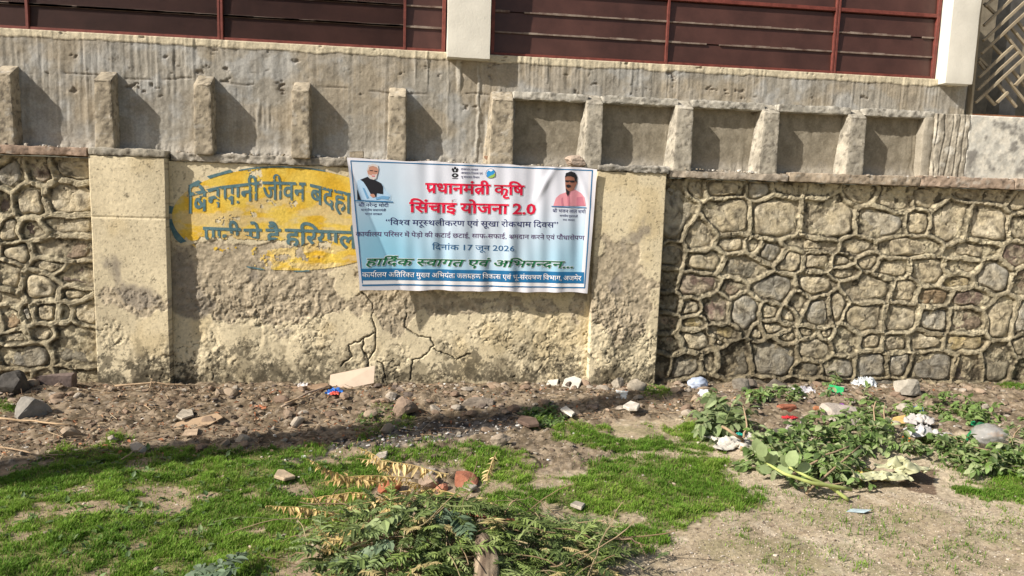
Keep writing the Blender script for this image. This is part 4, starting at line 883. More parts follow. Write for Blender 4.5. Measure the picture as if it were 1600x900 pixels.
slabby('tile_shard', [(275, 656), (284, 646), (300, 645), (303, 653), (284, 660)], .015, cmat((.42, .37, .30)), 'grey tile shard behind the cardboard strip', 'tile')
slabby('cardboard_piece', [(284, 686), (290, 676), (310, 674), (308, 684)], .008, cmat((.45, .34, .24)), 'small buff cardboard piece in front of the strip', 'cardboard')
slabby('wooden_board', [(446, 614), (452, 606), (512, 606), (516, 613), (470, 618)], .012, cmat((.26, .18, .12), .85, .4), 'flat brown board left of the leaning beige panel', 'board')
slabby('tile_shard', [(853, 601), (862, 592), (874, 596), (870, 602)], .02, white_t, 'leftmost white tile shard at the foot of the plastered wall', 'tile', tilt=.35)
slabby('tile_shard', [(876, 607), (882, 600), (898, 598), (901, 601), (888, 609)], .02, white_t, 'middle white tile shard at the foot of the plastered wall', 'tile', tilt=.35)
slabby('tile_shard', [(888, 611), (898, 600), (909, 602), (900, 613)], .02, white_t, 'right white tile shard overlapping its neighbour by the wall', 'tile', tilt=.3)
slabby('tile_shard', [(875, 645), (884, 640), (898, 650), (893, 655)], .018, white_t, 'white oblong tile shard on the dirt above the grass', 'tile', tilt=.02)
slabby('tile_shard', [(960, 620), (964, 616), (982, 618), (978, 626), (964, 625)], .012, cmat((.50, .54, .55), .6, .2), 'pale bluish chip in the dirt left of the pillar stones', 'chip', tilt=.1)
slabby('tile_shard', [(973, 640), (985, 634), (1000, 640), (996, 646), (982, 645)], .03, cmat((.55, .51, .45)), 'cream stone chip on the upper edge of the grass', 'chip')
slabby('flat_stone', [(428, 752), (434, 742), (444, 742), (462, 751), (444, 756)], .02, cmat((.42, .33, .23)), 'tan triangular flat stone lying in the left grass', 'stone')
slabby('flat_stone', [(578, 727), (590, 716), (606, 713), (604, 722), (590, 730)], .025, cmat((.42, .37, .31)), 'grey flat stone on the grass edge left of centre', 'stone')
slabby('flat_stone', [(808, 664), (814, 656), (838, 662), (843, 671), (826, 672)], .03, cmat((.13, .09, .07)), 'dark brown shard with white crumbs above the right grass', 'shard', tilt=.0)
slabby('flat_stone', [(722, 766), (735, 763), (746, 767), (735, 773)], .02, cmat((.34, .31, .26)), 'flat grey stone just in front of the broken red brick', 'stone')
slabby('flat_stone', [(890, 797), (898, 791), (914, 794), (908, 802)], .02, cmat((.40, .36, .30)), 'flat grey stone by the right end of the weed heap', 'stone')
slabby('blue_wrapper', [(1322, 801), (1330, 797), (1362, 800), (1350, 804)], .003, cmat((.42, .52, .56), .4, .2), 'thin pale blue plastic strip on the bare sand at right', 'wrapper', lift=.008)
slabby('green_wrapper', [(1291, 617), (1294, 610), (1318, 612), (1317, 618)], .012, cmat((.04, .45, .16), .35, .2), 'bright green wrapper near the foot of the right wall', 'wrapper', tilt=.4)
slabby('yellow_sponge', [(1389, 670), (1394, 661), (1414, 659), (1415, 667)], .03, cmat((.60, .42, .16)), 'yellow brown foam piece beside the white crumpled papers', 'foam', tilt=.2)
slabby('paper_scrap', [(1336, 655), (1342, 652), (1349, 657), (1345, 661)], .003, cmat((.55, .50, .42)), 'small pale scrap by the large rock', 'paper', tilt=.3)
# leaning beige panel
x0, z0 = W(516, 610, -.10); x1, z1 = W(585, 601, -.06); z0 = max(z0, 0.0)
bm = bmesh.new(); tk = .012
lowL, lowR = (x0, -.20, z0 + .01), (x1, -.14, z1 + .035); upL, upR = (x0 - .003, -.07, z0 + .13), (x1 + .002, -.03, z1 + .165)
v = [bm.verts.new(p) for p in (lowL, lowR, upR, upL)] + [bm.verts.new((p[0], p[1] + tk, p[2] - .003)) for p in (lowL, lowR, upR, upL)]
for q_ in ((0, 1, 2, 3), (7, 6, 5, 4), (0, 4, 5, 1), (1, 5, 6, 2), (2, 6, 7, 3), (3, 7, 4, 0)): bm.faces.new([v[k] for k in q_])
tag(bmobj('leaning_panel', bm, cmat((.56, .45, .35), .7, .08, .06), None, .001), 'clean beige board offcut leaning at the foot of the plastered wall', 'board')

def crumple(name, px, py, w_, d_, h_, mat, label, cat, seed, rz=0.0, n=22, sharp=3.0, curl=.4, parent=None, at=None, dz=.0):
    """sheet of paper or thin plastic that has been crumpled and dropped"""
    r = np.random.RandomState(seed); U, V_ = np.meshgrid(np.linspace(-1, 1, n), np.linspace(-1, 1, n)); ox, oy = r.uniform(0, 50, 2)
    a = np.abs(fbm(U * sharp + ox, V_ * sharp + oy, seed % 40, 3, .5) - .5) * 2; b = fbm(U * 1.3 + oy, V_ * 1.3 + ox, seed % 31, 2)
    wob = 1 + .35 * (vn(np.arctan2(V_, U) * 1.4 + ox, U * 0, 4) - .5)
    X_ = U * w_ / 2 * wob * (1 - curl * .3 * V_ ** 2) + (fbm(U * 2 + ox, V_ * 2, 5, 2) - .5) * w_ * .5; Y_ = V_ * d_ / 2 * wob + (fbm(U * 2, V_ * 2 + oy, 6, 2) - .5) * d_ * .5
    Z_ = h_ * (.45 * b + .75 * a) * (1.15 - .75 * np.maximum(U ** 2, V_ ** 2)) 
    P = np.stack([X_.ravel(), Y_.ravel(), Z_.ravel()], 1); f = grid_faces(n, n); Pb = P.copy(); Pb[:, 2] -= .002
    o = link(name, fast_mesh(name, np.concatenate([P, Pb]), np.concatenate([f, f[:, ::-1] + len(P)])), mat, parent); tag(o, label, cat)
    return put_on(o, px, py, rz, at=at, dz=dz)
def bagshape(name, px, py, size, mat, label, cat, seed, rz=0.0, amp=.35, neck=0.0, dz=None, tilt=(0, 0)):
    """closed, partly filled plastic bag: soft body with sharp creases"""
    V, f = ICO[3]; bm = bmesh.new(); bmesh.ops.create_icosphere(bm, subdivisions=4, radius=1); V = np.array([v.co[:] for v in bm.verts]); f = np.array([[v.index for v in q.verts] for q in bm.faces]); bm.free()
    k = np.abs(fbm3(V * 2.0 + seed, seed % 30, 3) - .5) * 2; V = V * (1 + amp * (k[:, None] - .3)) + (fbm3(V * 1.1 + seed * 2, 3, 2) - .5)[:, None] * .3
    if neck: t = ss(.1, 1, V[:, 0]); V[:, 1] *= 1 - neck * t; V[:, 2] *= 1 - neck * t
    V[:, 2] = np.maximum(V[:, 2], -.55); V = V * np.array(size) / 2
    o = link(name, fast_mesh(name, V, f), mat); tag(o, label, cat); return put_on(o, px, py, rz, tilt, dz=size[2] * .27 if dz is None else dz)
plas = lambda c, tr=.25, r=.35: cmat(c, r, .15, .08, spec=.5, trans=tr)
bagshape('plastic_bag', 1090, 606, (.20, .14, .14), plas((.52, .60, .76), .15), 'pale blue plastic bag lump at the foot of the right wall', 'plastic bag', 3, .3)
bagshape('plastic_wisp', 1104, 619, (.17, .07, .08), plas((.72, .74, .78), .15), 'twisted white plastic tail below the pale blue bag', 'plastic', 8, -.9, neck=.5)
crumple('plastic_bag', 1349, 604, .24, .16, .13, plas((.72, .76, .78), .2), 'torn white and silver plastic bag lying against the right wall', 'plastic bag', 12, sharp=4)
crumple('plastic_bag', 1256, 610, .22, .12, .09, plas((.62, .60, .64), .2), 'greyish white plastic scrap behind the green wrapper', 'plastic', 13)
crumple('cloth_rag', 1244, 678, .13, .10, .13, cmat((.38, .33, .32), .9, .3), 'crumpled grey rag beside the blackish stone', 'rag', 14, sharp=5)
crumple('crumpled_paper', 1433, 668, .18, .14, .12, plas((.58, .55, .52), .15, .6), 'white crumpled tissue behind the printed packet', 'paper', 15, dz=.04)
crumple('printed_packet', 1436, 690, .22, .14, .12, plas((.56, .55, .54), .1, .5), 'white crumpled packet with orange corner beside the yellow foam', 'packet', 16, dz=.05)
crumple('orange_wrapper', 1416, 690, .08, .08, .05, plas((.75, .24, .05), .1), 'small orange and red wrapper touching the white packet', 'wrapper', 17)
crumple('grey_scrap', 1468, 680, .16, .10, .06, plas((.46, .43, .42), .1), 'crumpled silver grey scrap right of the white packet', 'wrapper', 18)
bagshape('clear_bag', 1542, 700, (.28, .20, .15), cmat((.66, .65, .64), .15, .1, .15, spec=.7, trans=.35, alpha=.55), 'translucent grey plastic bag resting on the right weeds', 'plastic bag', 21, .2, dz=.10)
crumple('plastic_bag', 1545, 678, .14, .10, .10, plas((.70, .72, .72), .3), 'small white plastic twist above the translucent bag', 'plastic', 22, sharp=5)
crumple('yellow_scrap', 1552, 702, .07, .06, .05, plas((.65, .33, .08), .1), 'tiny orange fruit peel scrap on the translucent bag', 'scrap', 23, dz=.10)
crumple('white_scrap', 1520, 664, .08, .06, .04, plas((.02, .30, .12), .1), 'dark green wrapper end left of the white plastic twist', 'wrapper', 24)
gt_ = tube([(*G(1505, 690, .12), .10), (*G(1516, 680, .13), .14), (*G(1530, 668, .12), .15), (*G(1542, 665, .12), .12), (*G(1550, 672, .1), .09)], [.012, .016, .016, .014, .008], 6, 'green_ribbon', plas((.02, .26, .09), .1))
tag(gt_, 'dark green plastic ribbon curled over the weeds at right', 'ribbon')
crumple('blue_wrapper', 1434, 641, .08, .06, .06, plas((.05, .18, .60), .1), 'small blue and white carton corner in the right weeds', 'carton', 25)
bagshape('grey_lump', 1412, 645, (.12, .09, .08), cmat((.42, .38, .32)), 'pale grey lump beside the blue carton corner', 'stone', 26)
pot = thing('lidded_pot', 'small purple and white plastic pot behind the large pinkish rock', 'pot')
xx, yy = G(1308, 634, .1); zz = gz1(xx, yy)
tube([(xx - .05, yy, zz + .05), (xx + .05, yy + .02, zz + .055)], [.035, .035], 14, 'pot_body', plas((.60, .54, .68), .1), pot); tube([(xx + .052, yy + .02, zz + .055), (xx + .066, yy + .022, zz + .056)], [.039, .039], 14, 'lid', plas((.22, .06, .30), .05), pot)
crumple('red_wrapper', 1235, 652, .12, .05, .03, plas((.55, .04, .05), .1), 'red wrapper strip by the reddish tile fragment', 'wrapper', 27)
crumple('newspaper', 1141, 695, .30, .26, .10, cmat((.34, .33, .30), .8, .1, .12, c2=(.66, .62, .55), vs=60), 'crumpled printed paper sheet under the thick bare stem', 'paper', 28, sharp=2.2)
crumple('teal_scrap', 1153, 699, .05, .03, .03, plas((.02, .38, .30), .1), 'tiny teal scrap on the crumpled printed paper', 'scrap', 29, dz=.09)
crumple('white_scrap', 1172, 682, .10, .08, .05, plas((.60, .56, .50), .1, .7), 'pale crumpled scrap right of the printed paper', 'paper', 30)
sack = thing('plastic_sack', 'torn cream woven plastic sack below the leaf cuttings', 'sack')
sm = cmat((.47, .48, .28), .5, .15, .12, c2=(.60, .60, .40), spec=.4, trans=.2)
xs_, ys_ = G(1420, 740, .1); zs = gz1(xs_, ys_)
def sack_part(name, px, py, w_, d_, h_, seed, rz, lift):
    o = crumple(name, px, py, w_, d_, h_, sm, None, None, seed, rz, n=34, sharp=1.4, curl=.7, parent=sack, dz=lift + .05); return o
sack_part('sack_body', 1408, 748, .27, .20, .15, 33, .45, .01); sack_part('sack_mouth', 1362, 762, .26, .11, .09, 35, .15, .01); sack_part('sack_fold', 1400, 760, .18, .10, .07, 37, -.2, .0)
crumple('yellow_label', 1352, 745, .22, .16, .08, plas((.70, .52, .16), .1), 'torn yellow printed sack end under the leaves', 'wrapper', 36)
crumple('red_wrapper', 522, 617, .15, .11, .05, plas((.03, .17, .60), .05), 'blue and red snack wrapper in front of the beige panel', 'wrapper', 38, rz=.4)
crumple('orange_scrap', 523, 620, .07, .05, .03, plas((.70, .12, .08), .05), 'red patch of the snack wrapper in front of the panel', 'wrapper', 39, dz=.035)
crumple('white_scrap', 477, 606, .13, .08, .07, plas((.62, .58, .56), .1), 'small crumpled white bag left of the beige panel', 'plastic', 40)
crumple('teal_scrap', 495, 608, .06, .03, .03, plas((.10, .45, .45), .1), 'tiny turquoise scrap beside the small white bag', 'scrap', 41)
crumple('orange_leaf', 405, 636, .10, .07, .04, plas((.50, .20, .10), .1, .7), 'curled orange brown dry leaf on the rubble at left', 'leaf', 42)
# pebbles, crumbs and clods too many to count
def scatter_rocks(name, n, polys, smin, smax, colfn, seed, sub=1, label=None, flat=.7):
    r = np.random.RandomState(seed); base = [rock_arrays((2.3, 2.3, 2.3), 1 if smax < .045 else 2, 300 + k, 11, .3) for k in range(8)]; Vs = []; Fs = []; Cs = []; off = 0; P = np.array(polys); x0, y0 = P.min(0); x1, y1 = P.max(0); x0 = max(x0, -4.5); x1 = min(x1, 7); y1 = min(y1, .06)
    x = r.uniform(x0, x1, n * 4); y = r.uniform(y0, y1, n * 4); k = in_poly(x, y, polys); x, y = x[k][:n], y[k][:n]; z = gz(x, y)
    s = smin * (smax / smin) ** (r.rand(len(x)) ** 2.2)
    for i in range(len(x)):
        V, f = base[r.randint(8)]; a = r.uniform(0, 6.28); c_, s_ = math.cos(a), math.sin(a); v = V * s[i] * .5 * np.array([1, r.uniform(.6, 1), r.uniform(.4, .8)]); v = np.stack([v[:, 0] * c_ - v[:, 1] * s_, v[:, 0] * s_ + v[:, 1] * c_, v[:, 2]], 1)
        Vs.append(v + [x[i], y[i], z[i] + s[i] * .12]); Fs.append(f + off); off += len(V); Cs.append(np.repeat(colfn(r)[None], len(V), 0))
    o = link(name, fast_mesh(name, np.concatenate(Vs), np.concatenate(Fs), np.concatenate(Cs), smooth=False), M['debris']); return tag(o, label, None, None, 'stuff')
def rc(*L): return lambda r: C3(*L[r.randint(len(L))]) * r.uniform(.75, 1.2)
dirtcols = lambda r: .84 * rc((.22, .165, .115), (.27, .21, .15), (.17, .13, .09), (.31, .26, .19), (.36, .32, .26), (.13, .10, .075), (.24, .18, .13))(r)
scatter_rocks('rubble', 5600, RUB, .008, .055, dirtcols, 1, 1, 'brown clods and rubble strewn along the foot of the wall')
scatter_rocks('rubble_crumbs', 480, gp([(-100, 620), (-100, 650), (1600, 660), (1600, 610), (800, 598)]), .03, .11, rc((.25, .18, .13), (.30, .23, .17), (.33, .29, .24), (.15, .12, .10)), 2, 2, 'larger clods banked against the wall')
scatter_rocks('white_chips', 380, RUB, .010, .038, rc((.62, .60, .55), (.55, .50, .44), (.66, .66, .64)), 3, 1, 'white plaster crumbs mixed in the rubble')
scatter_rocks('white_chips', 160, ASH, .012, .045, rc((.55, .54, .52), (.42, .40, .38), (.62, .60, .57)), 4, 1, 'white chips in the black ash')
scatter_rocks('grit', 15000, gp([(880, 915), (1010, 860), (1200, 790), (1130, 740), (1180, 730), (1400, 770), (1640, 800), (1660, 930), (1300, 960)]), .003, .013, rc((.34, .28, .21), (.26, .21, .16), (.50, .45, .38), (.17, .14, .11), (.42, .35, .27)), 6, 0, 'fine grit on the bare sandy ground at lower right')
scatter_rocks('gravel', 5200, gp([(-200, 700), (1800, 640), (1900, 1050), (-300, 1050)]), .006, .028, rc((.38, .31, .24), (.30, .24, .18), (.50, .44, .37), (.22, .17, .13)), 5, 1, 'small gravel over the open ground')
r_l = random.Random(5); mesh_r = []
for k in range(10): V, f = rock_arrays((1, .8, .62), 2, 500 + k, 9, .14); mesh_r.append(fast_mesh('clod', V, f, np.ones((len(V), 3)) * C3(*[(.26, .19, .135), (.33, .26, .19), (.21, .15, .11), (.38, .33, .27)][k % 4]), smooth=False))
for m_ in mesh_r: m_.materials.append(M['debris'])
n_ = 0
while n_ < 44:
    px, py = r_l.uniform(-10, 1100), r_l.uniform(604, 702)
    if py > 735 - px * .08: continue
    x, y = G(px, py, .03)
    if y > -.08: continue
    o = bpy.data.objects.new('clod', mesh_r[r_l.randrange(10)]); COL.objects.link(o); s = r_l.uniform(.06, .15); o.scale = (s, s, s); o.location = (x, y, gz1(x, y) + s * .12); o.rotation_euler = (r_l.uniform(-.4, .4), r_l.uniform(-.4, .4), r_l.uniform(0, 6)); n_ += 1
    tag(o, 'fist sized brown clod among many in the dirt strip below the wall', 'clod', 'brown clods in the dirt strip')
# bits on top of the coping
cop_poly = [(-3.5, .03), (1.5, .06), (5.5, .02), (5.5, .13), (-3.5, .13)]
r0 = np.random.RandomState(9); Vs = []; Fs = []; Cs = []; off = 0
for i in range(420):
    V, f = rock_arrays((1, 1, 1), 1, 700 + i % 9, 6, .2); s = r0.uniform(.008, .03) if i > 40 else r0.uniform(.03, .05); x = r0.uniform(-3.6, 5.6); y = r0.uniform(.0 if x > 2.2 or x < -2.1 else .07, .13)
    zc = np.interp(x, [-4, -2.7, -2.1, 1.5, 2.2, 3.3, 4.6, 6], [2.002, 2.006, 2.0, 2.0, 2.02, 2.0, 2.02, 2.04]); Vs.append(V * s * [1, 1, .7] + [x, y, zc + s * .2]); Fs.append(f + off); off += len(V); Cs.append(np.repeat((rc((.62, .60, .56), (.40, .36, .30), (.32, .28, .23), (.30, .26, .2)))(r0)[None], len(V), 0))
tag(link('coping_crumbs', fast_mesh('coping_crumbs', np.concatenate(Vs), np.concatenate(Fs), np.concatenate(Cs), smooth=False), M['debris']), 'white and grey mortar crumbs on the coping', None, None, 'stuff')

# =================================================================== GRASS
def grass(name, polys, n, hmin, hmax, wd, cfn, seed, label, clump=0.0):
    r = np.random.RandomState(seed); X_, Y_ = [], []
    for P, d in polys:
        Pa = np.array(P); x0, y0 = Pa.min(0); x1, y1 = Pa.max(0); x0, x1, y0, y1 = max(x0, -4), min(x1, 7), max(y0, -4.1), min(y1, .0); A_ = (x1 - x0) * (y1 - y0); k = int(n * A_ * min(d, 1.3)); x = r.uniform(x0, x1, k); y = r.uniform(y0, y1, k); 
        wx_ = x + (vn(x * 5, y * 5, 60) - .5) * .28 + (vn(x * 19, y * 19, 64) - .5) * .12 + r.normal(0, .035, k); wy_ = y + (vn(x * 5, y * 5, 61) - .5) * .28 + (vn(x * 19, y * 19, 65) - .5) * .12 + r.normal(0, .035, k)
        m_ = in_poly(wx_, wy_, P)
        th = ss(.335, .475, fbm(x * 3.2, y * 4.2, 8, 4) + (fbm(x * 12, y * 12, 7, 3) - .5) * .25) * .93 + .07
        cl = ss(.34, .64, fbm(x * 15, y * 15, 9, 3)) ** 1.6
        m_ &= r.rand(k) < th * (.17 + .83 * cl) * (1 if d > .3 else .8); X_.append(x[m_]); Y_.append(y[m_])
    x = np.concatenate(X_); y = np.concatenate(Y_); k = len(x); z = gz(x, y)
    h = r.uniform(hmin, hmax, k) * (.30 + 1.5 * fbm(x * 12, y * 12, 10, 3) ** 1.3); a = r.uniform(0, 6.28, k); ln = r.uniform(.1, .9, k) * h; w_ = wd * r.uniform(.6, 1.3, k)
    dx, dy = np.cos(a), np.sin(a); px_, py_ = -dy, dx; b = np.stack([x, y, z - .004], 1); sd_ = np.stack([px_, py_, 0 * px_], 1) * w_[:, None]; up = np.array([0, 0, 1.0])
    m1 = b + np.stack([dx, dy, 0 * dx], 1) * (ln * .35)[:, None] + up * (h * .6)[:, None]; tp = b + np.stack([dx, dy, 0 * dx], 1) * ln[:, None] + up * (h * r.uniform(.75, 1.0, k))[:, None]
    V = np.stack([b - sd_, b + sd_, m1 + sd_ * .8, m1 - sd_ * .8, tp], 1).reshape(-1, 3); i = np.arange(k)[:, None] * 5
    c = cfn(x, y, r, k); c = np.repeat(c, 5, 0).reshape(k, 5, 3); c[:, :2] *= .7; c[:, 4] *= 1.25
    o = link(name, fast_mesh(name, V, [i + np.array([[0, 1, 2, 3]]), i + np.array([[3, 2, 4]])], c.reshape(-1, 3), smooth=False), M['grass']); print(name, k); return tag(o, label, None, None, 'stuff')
def gcol(x, y, r, k):
    n = fbm(x * 2.2, y * 2.2, 15, 3); c = mixc(C3(.125, .245, .028), C3(.215, .35, .048), ss(.3, .7, n)); c = mixc(c, C3(.30, .28, .10) * np.ones((k, 3)), (r.rand(k) < .10).astype(float) * .8); return c * r.uniform(.7, 1.3, (k, 1))
def gcol2(x, y, r, k): return mixc(C3(.16, .19, .05), C3(.30, .28, .13), r.rand(k)) * r.uniform(.7, 1.2, (k, 1))
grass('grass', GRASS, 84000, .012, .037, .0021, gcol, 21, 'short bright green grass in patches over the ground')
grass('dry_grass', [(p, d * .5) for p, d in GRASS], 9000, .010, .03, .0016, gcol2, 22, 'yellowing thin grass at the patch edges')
# low broad leaved ground weeds mixed in the grass
def leaf_quad(p, d, up, L, wd, fold=.25, droop=0.2, shape='o'):
    """one leaf: 2 halves folded along the midrib"""
    d = d / (np.linalg.norm(d) + 1e-9); s = np.cross(d, up); s /= np.linalg.norm(s) + 1e-9; n = np.cross(s, d)
    if shape == 'h': prof = [(0, 0), (-.04, .62), (.25, 1.0), (.6, .75), (1.0, 0)]
    elif shape == 'b': prof = [(0, 0), (.2, .75), (.5, 1.0), (.8, .8), (1.0, 0)]
    else: prof = [(0, 0), (.22, .8), (.5, 1.0), (.78, .6), (1.0, 0)]
    mid = [p + d * L * t - n * droop * L * t * t for t, _ in prof]; Vs = list(mid); 
    for sg in (1, -1):
        for (t, w_), q_ in list(zip(prof, mid))[1:-1]: Vs.append(q_ + s * sg * wd / 2 * w_ + n * fold * wd / 2 * w_)
    return np.array(Vs), [[0, 1, 5], [1, 2, 6, 5], [2, 3, 7, 6], [3, 4, 7], [0, 8, 1], [1, 8, 9, 2], [2, 9, 10, 3], [3, 10, 4]]
class Acc:
    def __init__(s): s.V = []; s.t = []; s.q = []; s.c = []; s.o = 0
    def add(s, V, F, col):
        for f in F: (s.t if len(f) == 3 else s.q).append([k + s.o for k in f])
        s.V.append(V); s.c.append(np.repeat(np.array(col)[None], len(V), 0)); s.o += len(V)
    def addtube(s, pts, rads, col, n=5):
        V, f4, f3 = tube(pts, rads, n); s.q += (f4 + s.o).tolist(); s.t += (f3 + s.o).tolist(); s.V.append(V); s.c.append(np.repeat(np.array(col)[None], len(V), 0)); s.o += len(V)
    def build(s, name, mat, parent=None, smooth=False):
        return link(name, fast_mesh(name, np.concatenate(s.V), [x for x in (np.array(s.q), np.array(s.t)) if len(x)], np.concatenate(s.c), smooth), mat, parent)
rv = random.Random(33)
def rvec(a=1, b=1, c=1): return np.array([rv.gauss(0, a), rv.gauss(0, b), rv.gauss(0, c)])
def curve_pts(p, d, L, n, drop, wig): 
    pts = [np.array(p, float)]; d = np.array(d, float); d /= np.linalg.norm(d)
    for i in range(n): d = d + rvec(wig, wig, wig) + np.array([0, 0, -drop]); d /= np.linalg.norm(d); pts.append(pts[-1] + d * L / n)
    return pts
def scat_leaves(name, polys, n, lmin, lmax, cols, label):
    A_ = Acc(); P = np.array(polys); k = 0
    while k < n:
        x = rv.uniform(P[:, 0].min(), P[:, 0].max()); y = rv.uniform(P[:, 1].min(), P[:, 1].max())
        if not in_poly(np.array([x]), np.array([y]), polys)[0]: continue
        k += 1; z = gz1(x, y) if k % 1 == 0 else 0
        c = np.array(rv.choice(cols)) * rv.uniform(.7, 1.3)
        for j in range(rv.randint(2, 5)): d = rvec(1, 1, .5); d[2] = abs(d[2]) + .1; L = rv.uniform(lmin, lmax); V, F = leaf_quad(np.array([x, y, z + .008]) + rvec(.012, .012, .004), d, np.array([0, 0, 1.]), L, L * .6); A_.add(V, F, c)
    return tag(A_.build(name, M['leaf']), label, None, None, 'stuff')
GL = [(.10, .17, .045), (.13, .21, .06), (.08, .13, .05), (.17, .24, .10)]
scat_leaves('weed_leaves', GRASS[0][0][:14] + [G(430, 1000)], 0 + 240, .02, .045, GL, 'small round weed leaves in the left grass')
scat_leaves('weed_leaves', GRASS[5][0], 120, .03, .055, GL, 'low leafy weeds at the top of the bare dirt')
scat_leaves('weed_leaves', GRASS[9][0], 60, .03, .07, GL, 'leafy weeds at the far right foot of the wall')
scat_leaves('weed_leaves', GRASS[12][0], 60, .02, .04, GL, 'thin weeds on the rubble under the banner')

# =================================================================== CUT PLANTS
def gp1(px, py, z): x, y = G(px, py, z); return np.array([x, y, gz1(x, y)])
def frond(A_, p, d, L, col, pin=.34, n=9, droop=.07, wd=.17, dens=2, hang=False):
    pts = curve_pts(p, d, L, n, droop, .07); A_.addtube(pts, [.003 * (1 - .6 * i / n) for i in range(n + 1)], np.array(col) * 1.05, 4)
    for i in range(1, n + 1):
        t = (pts[i] - pts[i - 1]); t /= np.linalg.norm(t) + 1e-9; s = np.cross(t, [0, 0, 1]); s /= np.linalg.norm(s) + 1e-9; pl = L * pin * math.sin(math.pi * (.12 + .82 * (i / n))) 
        for sg in (1, -1):
            for j in range(dens):
                dd = s * sg * .9 + t * rv.uniform(.3, .8) + rvec(.15, .15, .18)
                if hang: dd = dd * .55 + rvec(.45, .45, .35) + np.array([0, -.25, -.6])
                V, F = leaf_quad(pts[i] - t * L / n * j / dens, dd, np.array([0, 0, 1.]) + rvec(.3, .3, .3), pl * rv.uniform(.6, 1.1), pl * wd * rv.uniform(.8, 1.3) + (.001 if hang else .004), .3, .25); A_.add(V, F, np.array(col) * rv.uniform(.75, 1.25))
hz_poly = gp([(425, 880), (500, 820), (600, 790), (700, 795), (800, 800), (900, 830), (940, 870), (950, 960), (430, 980)])
def heapz(x, y): return gz1(x, y) + .16 * math.exp(-(((x + .02) / .62) ** 2 + ((y + 3.25) / .42) ** 2)) 
heap = thing('weed_heap', 'heap of uprooted green weeds with tangled stems at bottom centre', 'weed heap')
A1 = Acc(); A2 = Acc()
DG = [(.15, .21, .05), (.20, .28, .07), (.25, .33, .10), (.32, .39, .15), (.10, .14, .04), (.08, .12, .04), (.12, .17, .05), (.46, .38, .18)]
k = 0
while k < 470:
    px, py = rv.uniform(430, 930), rv.uniform(785, 960)
    if py < 800 + abs(px - 720) * .10 or px < 500 or (px < 560 and py < 845): continue
    x, y = G(px, py, .08); z = heapz(x, y); k += 1; lay = rv.random(); d = rvec(1, .6, .25) + np.array([(px - 690) / 300, -.5, .15 + .3 * lay])
    col = rv.choice(DG) if px > 640 or rv.random() < .5 else rv.choice([(.24, .31, .13), (.20, .27, .10), (.16, .22, .07), (.60, .46, .2)])
    frond(A1, (x, y, z + .02 + .05 * lay), d, rv.uniform(.10, .24), col, pin=rv.uniform(.2, .34), n=8, wd=.17 if px < 700 else .11, droop=rv.uniform(.02, .16))
tag(A1.build('foliage', M['leaf'], heap), 'dull green lobed leaves', None, None, 'stuff')
# grey-green feathery leaf at front left of the heap, lobed big leaf in the middle
for (px, py, dx, dy, L, c) in ((650, 846, -1, -.35, .32, (.28, .35, .15)), (630, 858, -1, -.5, .32, (.32, .38, .17)), (615, 880, -1, -.4, .32, (.22, .30, .18)), (590, 892, -1, -.2, .26, (.24, .32, .19)), (690, 840, -.1, -1, .22, (.15, .21, .13)), (700, 845, .5, -1, .22, (.15, .22, .13)), (350, 880, -1, .2, .26, (.17, .23, .15)), (375, 885, -1, -.3, .26, (.16, .23, .14)), (335, 880, .4, .5, .2, (.17, .23, .15))):
    B1 = Acc(); x, y = G(px, py, .12); frond(B1, (x, y, heapz(x, y) + .07), (dx, dy, .12), L, c, pin=.32, n=9, wd=.34, dens=2)
    fo = B1.build('lobed_leaf', M['leaf'], heap if px > 400 else None)
    if px <= 400: tag(fo, {350: 'grey green lobed leaf left of the weed heap, pointing left', 375: 'grey green lobed leaf nearest the weed heap at bottom left', 335: 'smallest grey green leaf lying in the left grass'}[px], 'leaf')
k = 0
while k < 170:                                                       # thin stems and roots tangled on the heap
    px, py = rv.uniform(470, 950), rv.uniform(800, 920); x, y = G(px, py, .1); z = heapz(x, y) + .05; d = rvec(1, .5, .15); A2.addtube(curve_pts((x, y, z), d, rv.uniform(.12, .42), 7, .03, .16), [rv.uniform(.0015, .0035)] * 8, rv.choice([(.34, .25, .15), (.42, .34, .20), (.26, .19, .11), (.24, .28, .12)]), 4); k += 1
tag(A2.build('stem_tangle', M['leaf'], heap), 'tangle of thin brown stems and roots', None, None, 'stuff')
ss_ = Acc()
for c_, L_ in (((930, 800), 130), ((850, 815), 60)):
    for k in range(70): x, y = G(c_[0] - 60 + rv.gauss(0, 50), c_[1] + 40 + rv.gauss(0, 22), .06); frond(ss_, (x, y, gz1(x, y) + .03), rvec(1, .6, .4) + [0, 0, .4], rv.uniform(.07, .14), rv.choice([(.13, .20, .07), (.17, .24, .09), (.09, .14, .05), (.22, .27, .14)]), pin=.3, n=6, wd=.12)
tag(ss_.build('feathery_weeds', M['leaf']), 'feathery pale green weeds between the heap and the right grass', None, None, 'stuff')
straw = [(.60, .45, .19), (.68, .53, .26), (.52, .38, .16)]
lab = ['topmost straw coloured dry drooping frond on the weed heap', 'long straw coloured frond arching left off the weed heap', 'straw coloured frond with hanging leaflets over the grass', 'short dry frond near the small red brick lump', 'dry straw tuft at the top right of the weed heap', 'lowest straw frond reaching furthest left on the grass', 'straw frond lying level just below the topmost one', 'straw frond hanging over the upper left flank of the heap', 'straw frond curling up towards the brick fragments', 'thin straw frond pointing left above the grass']
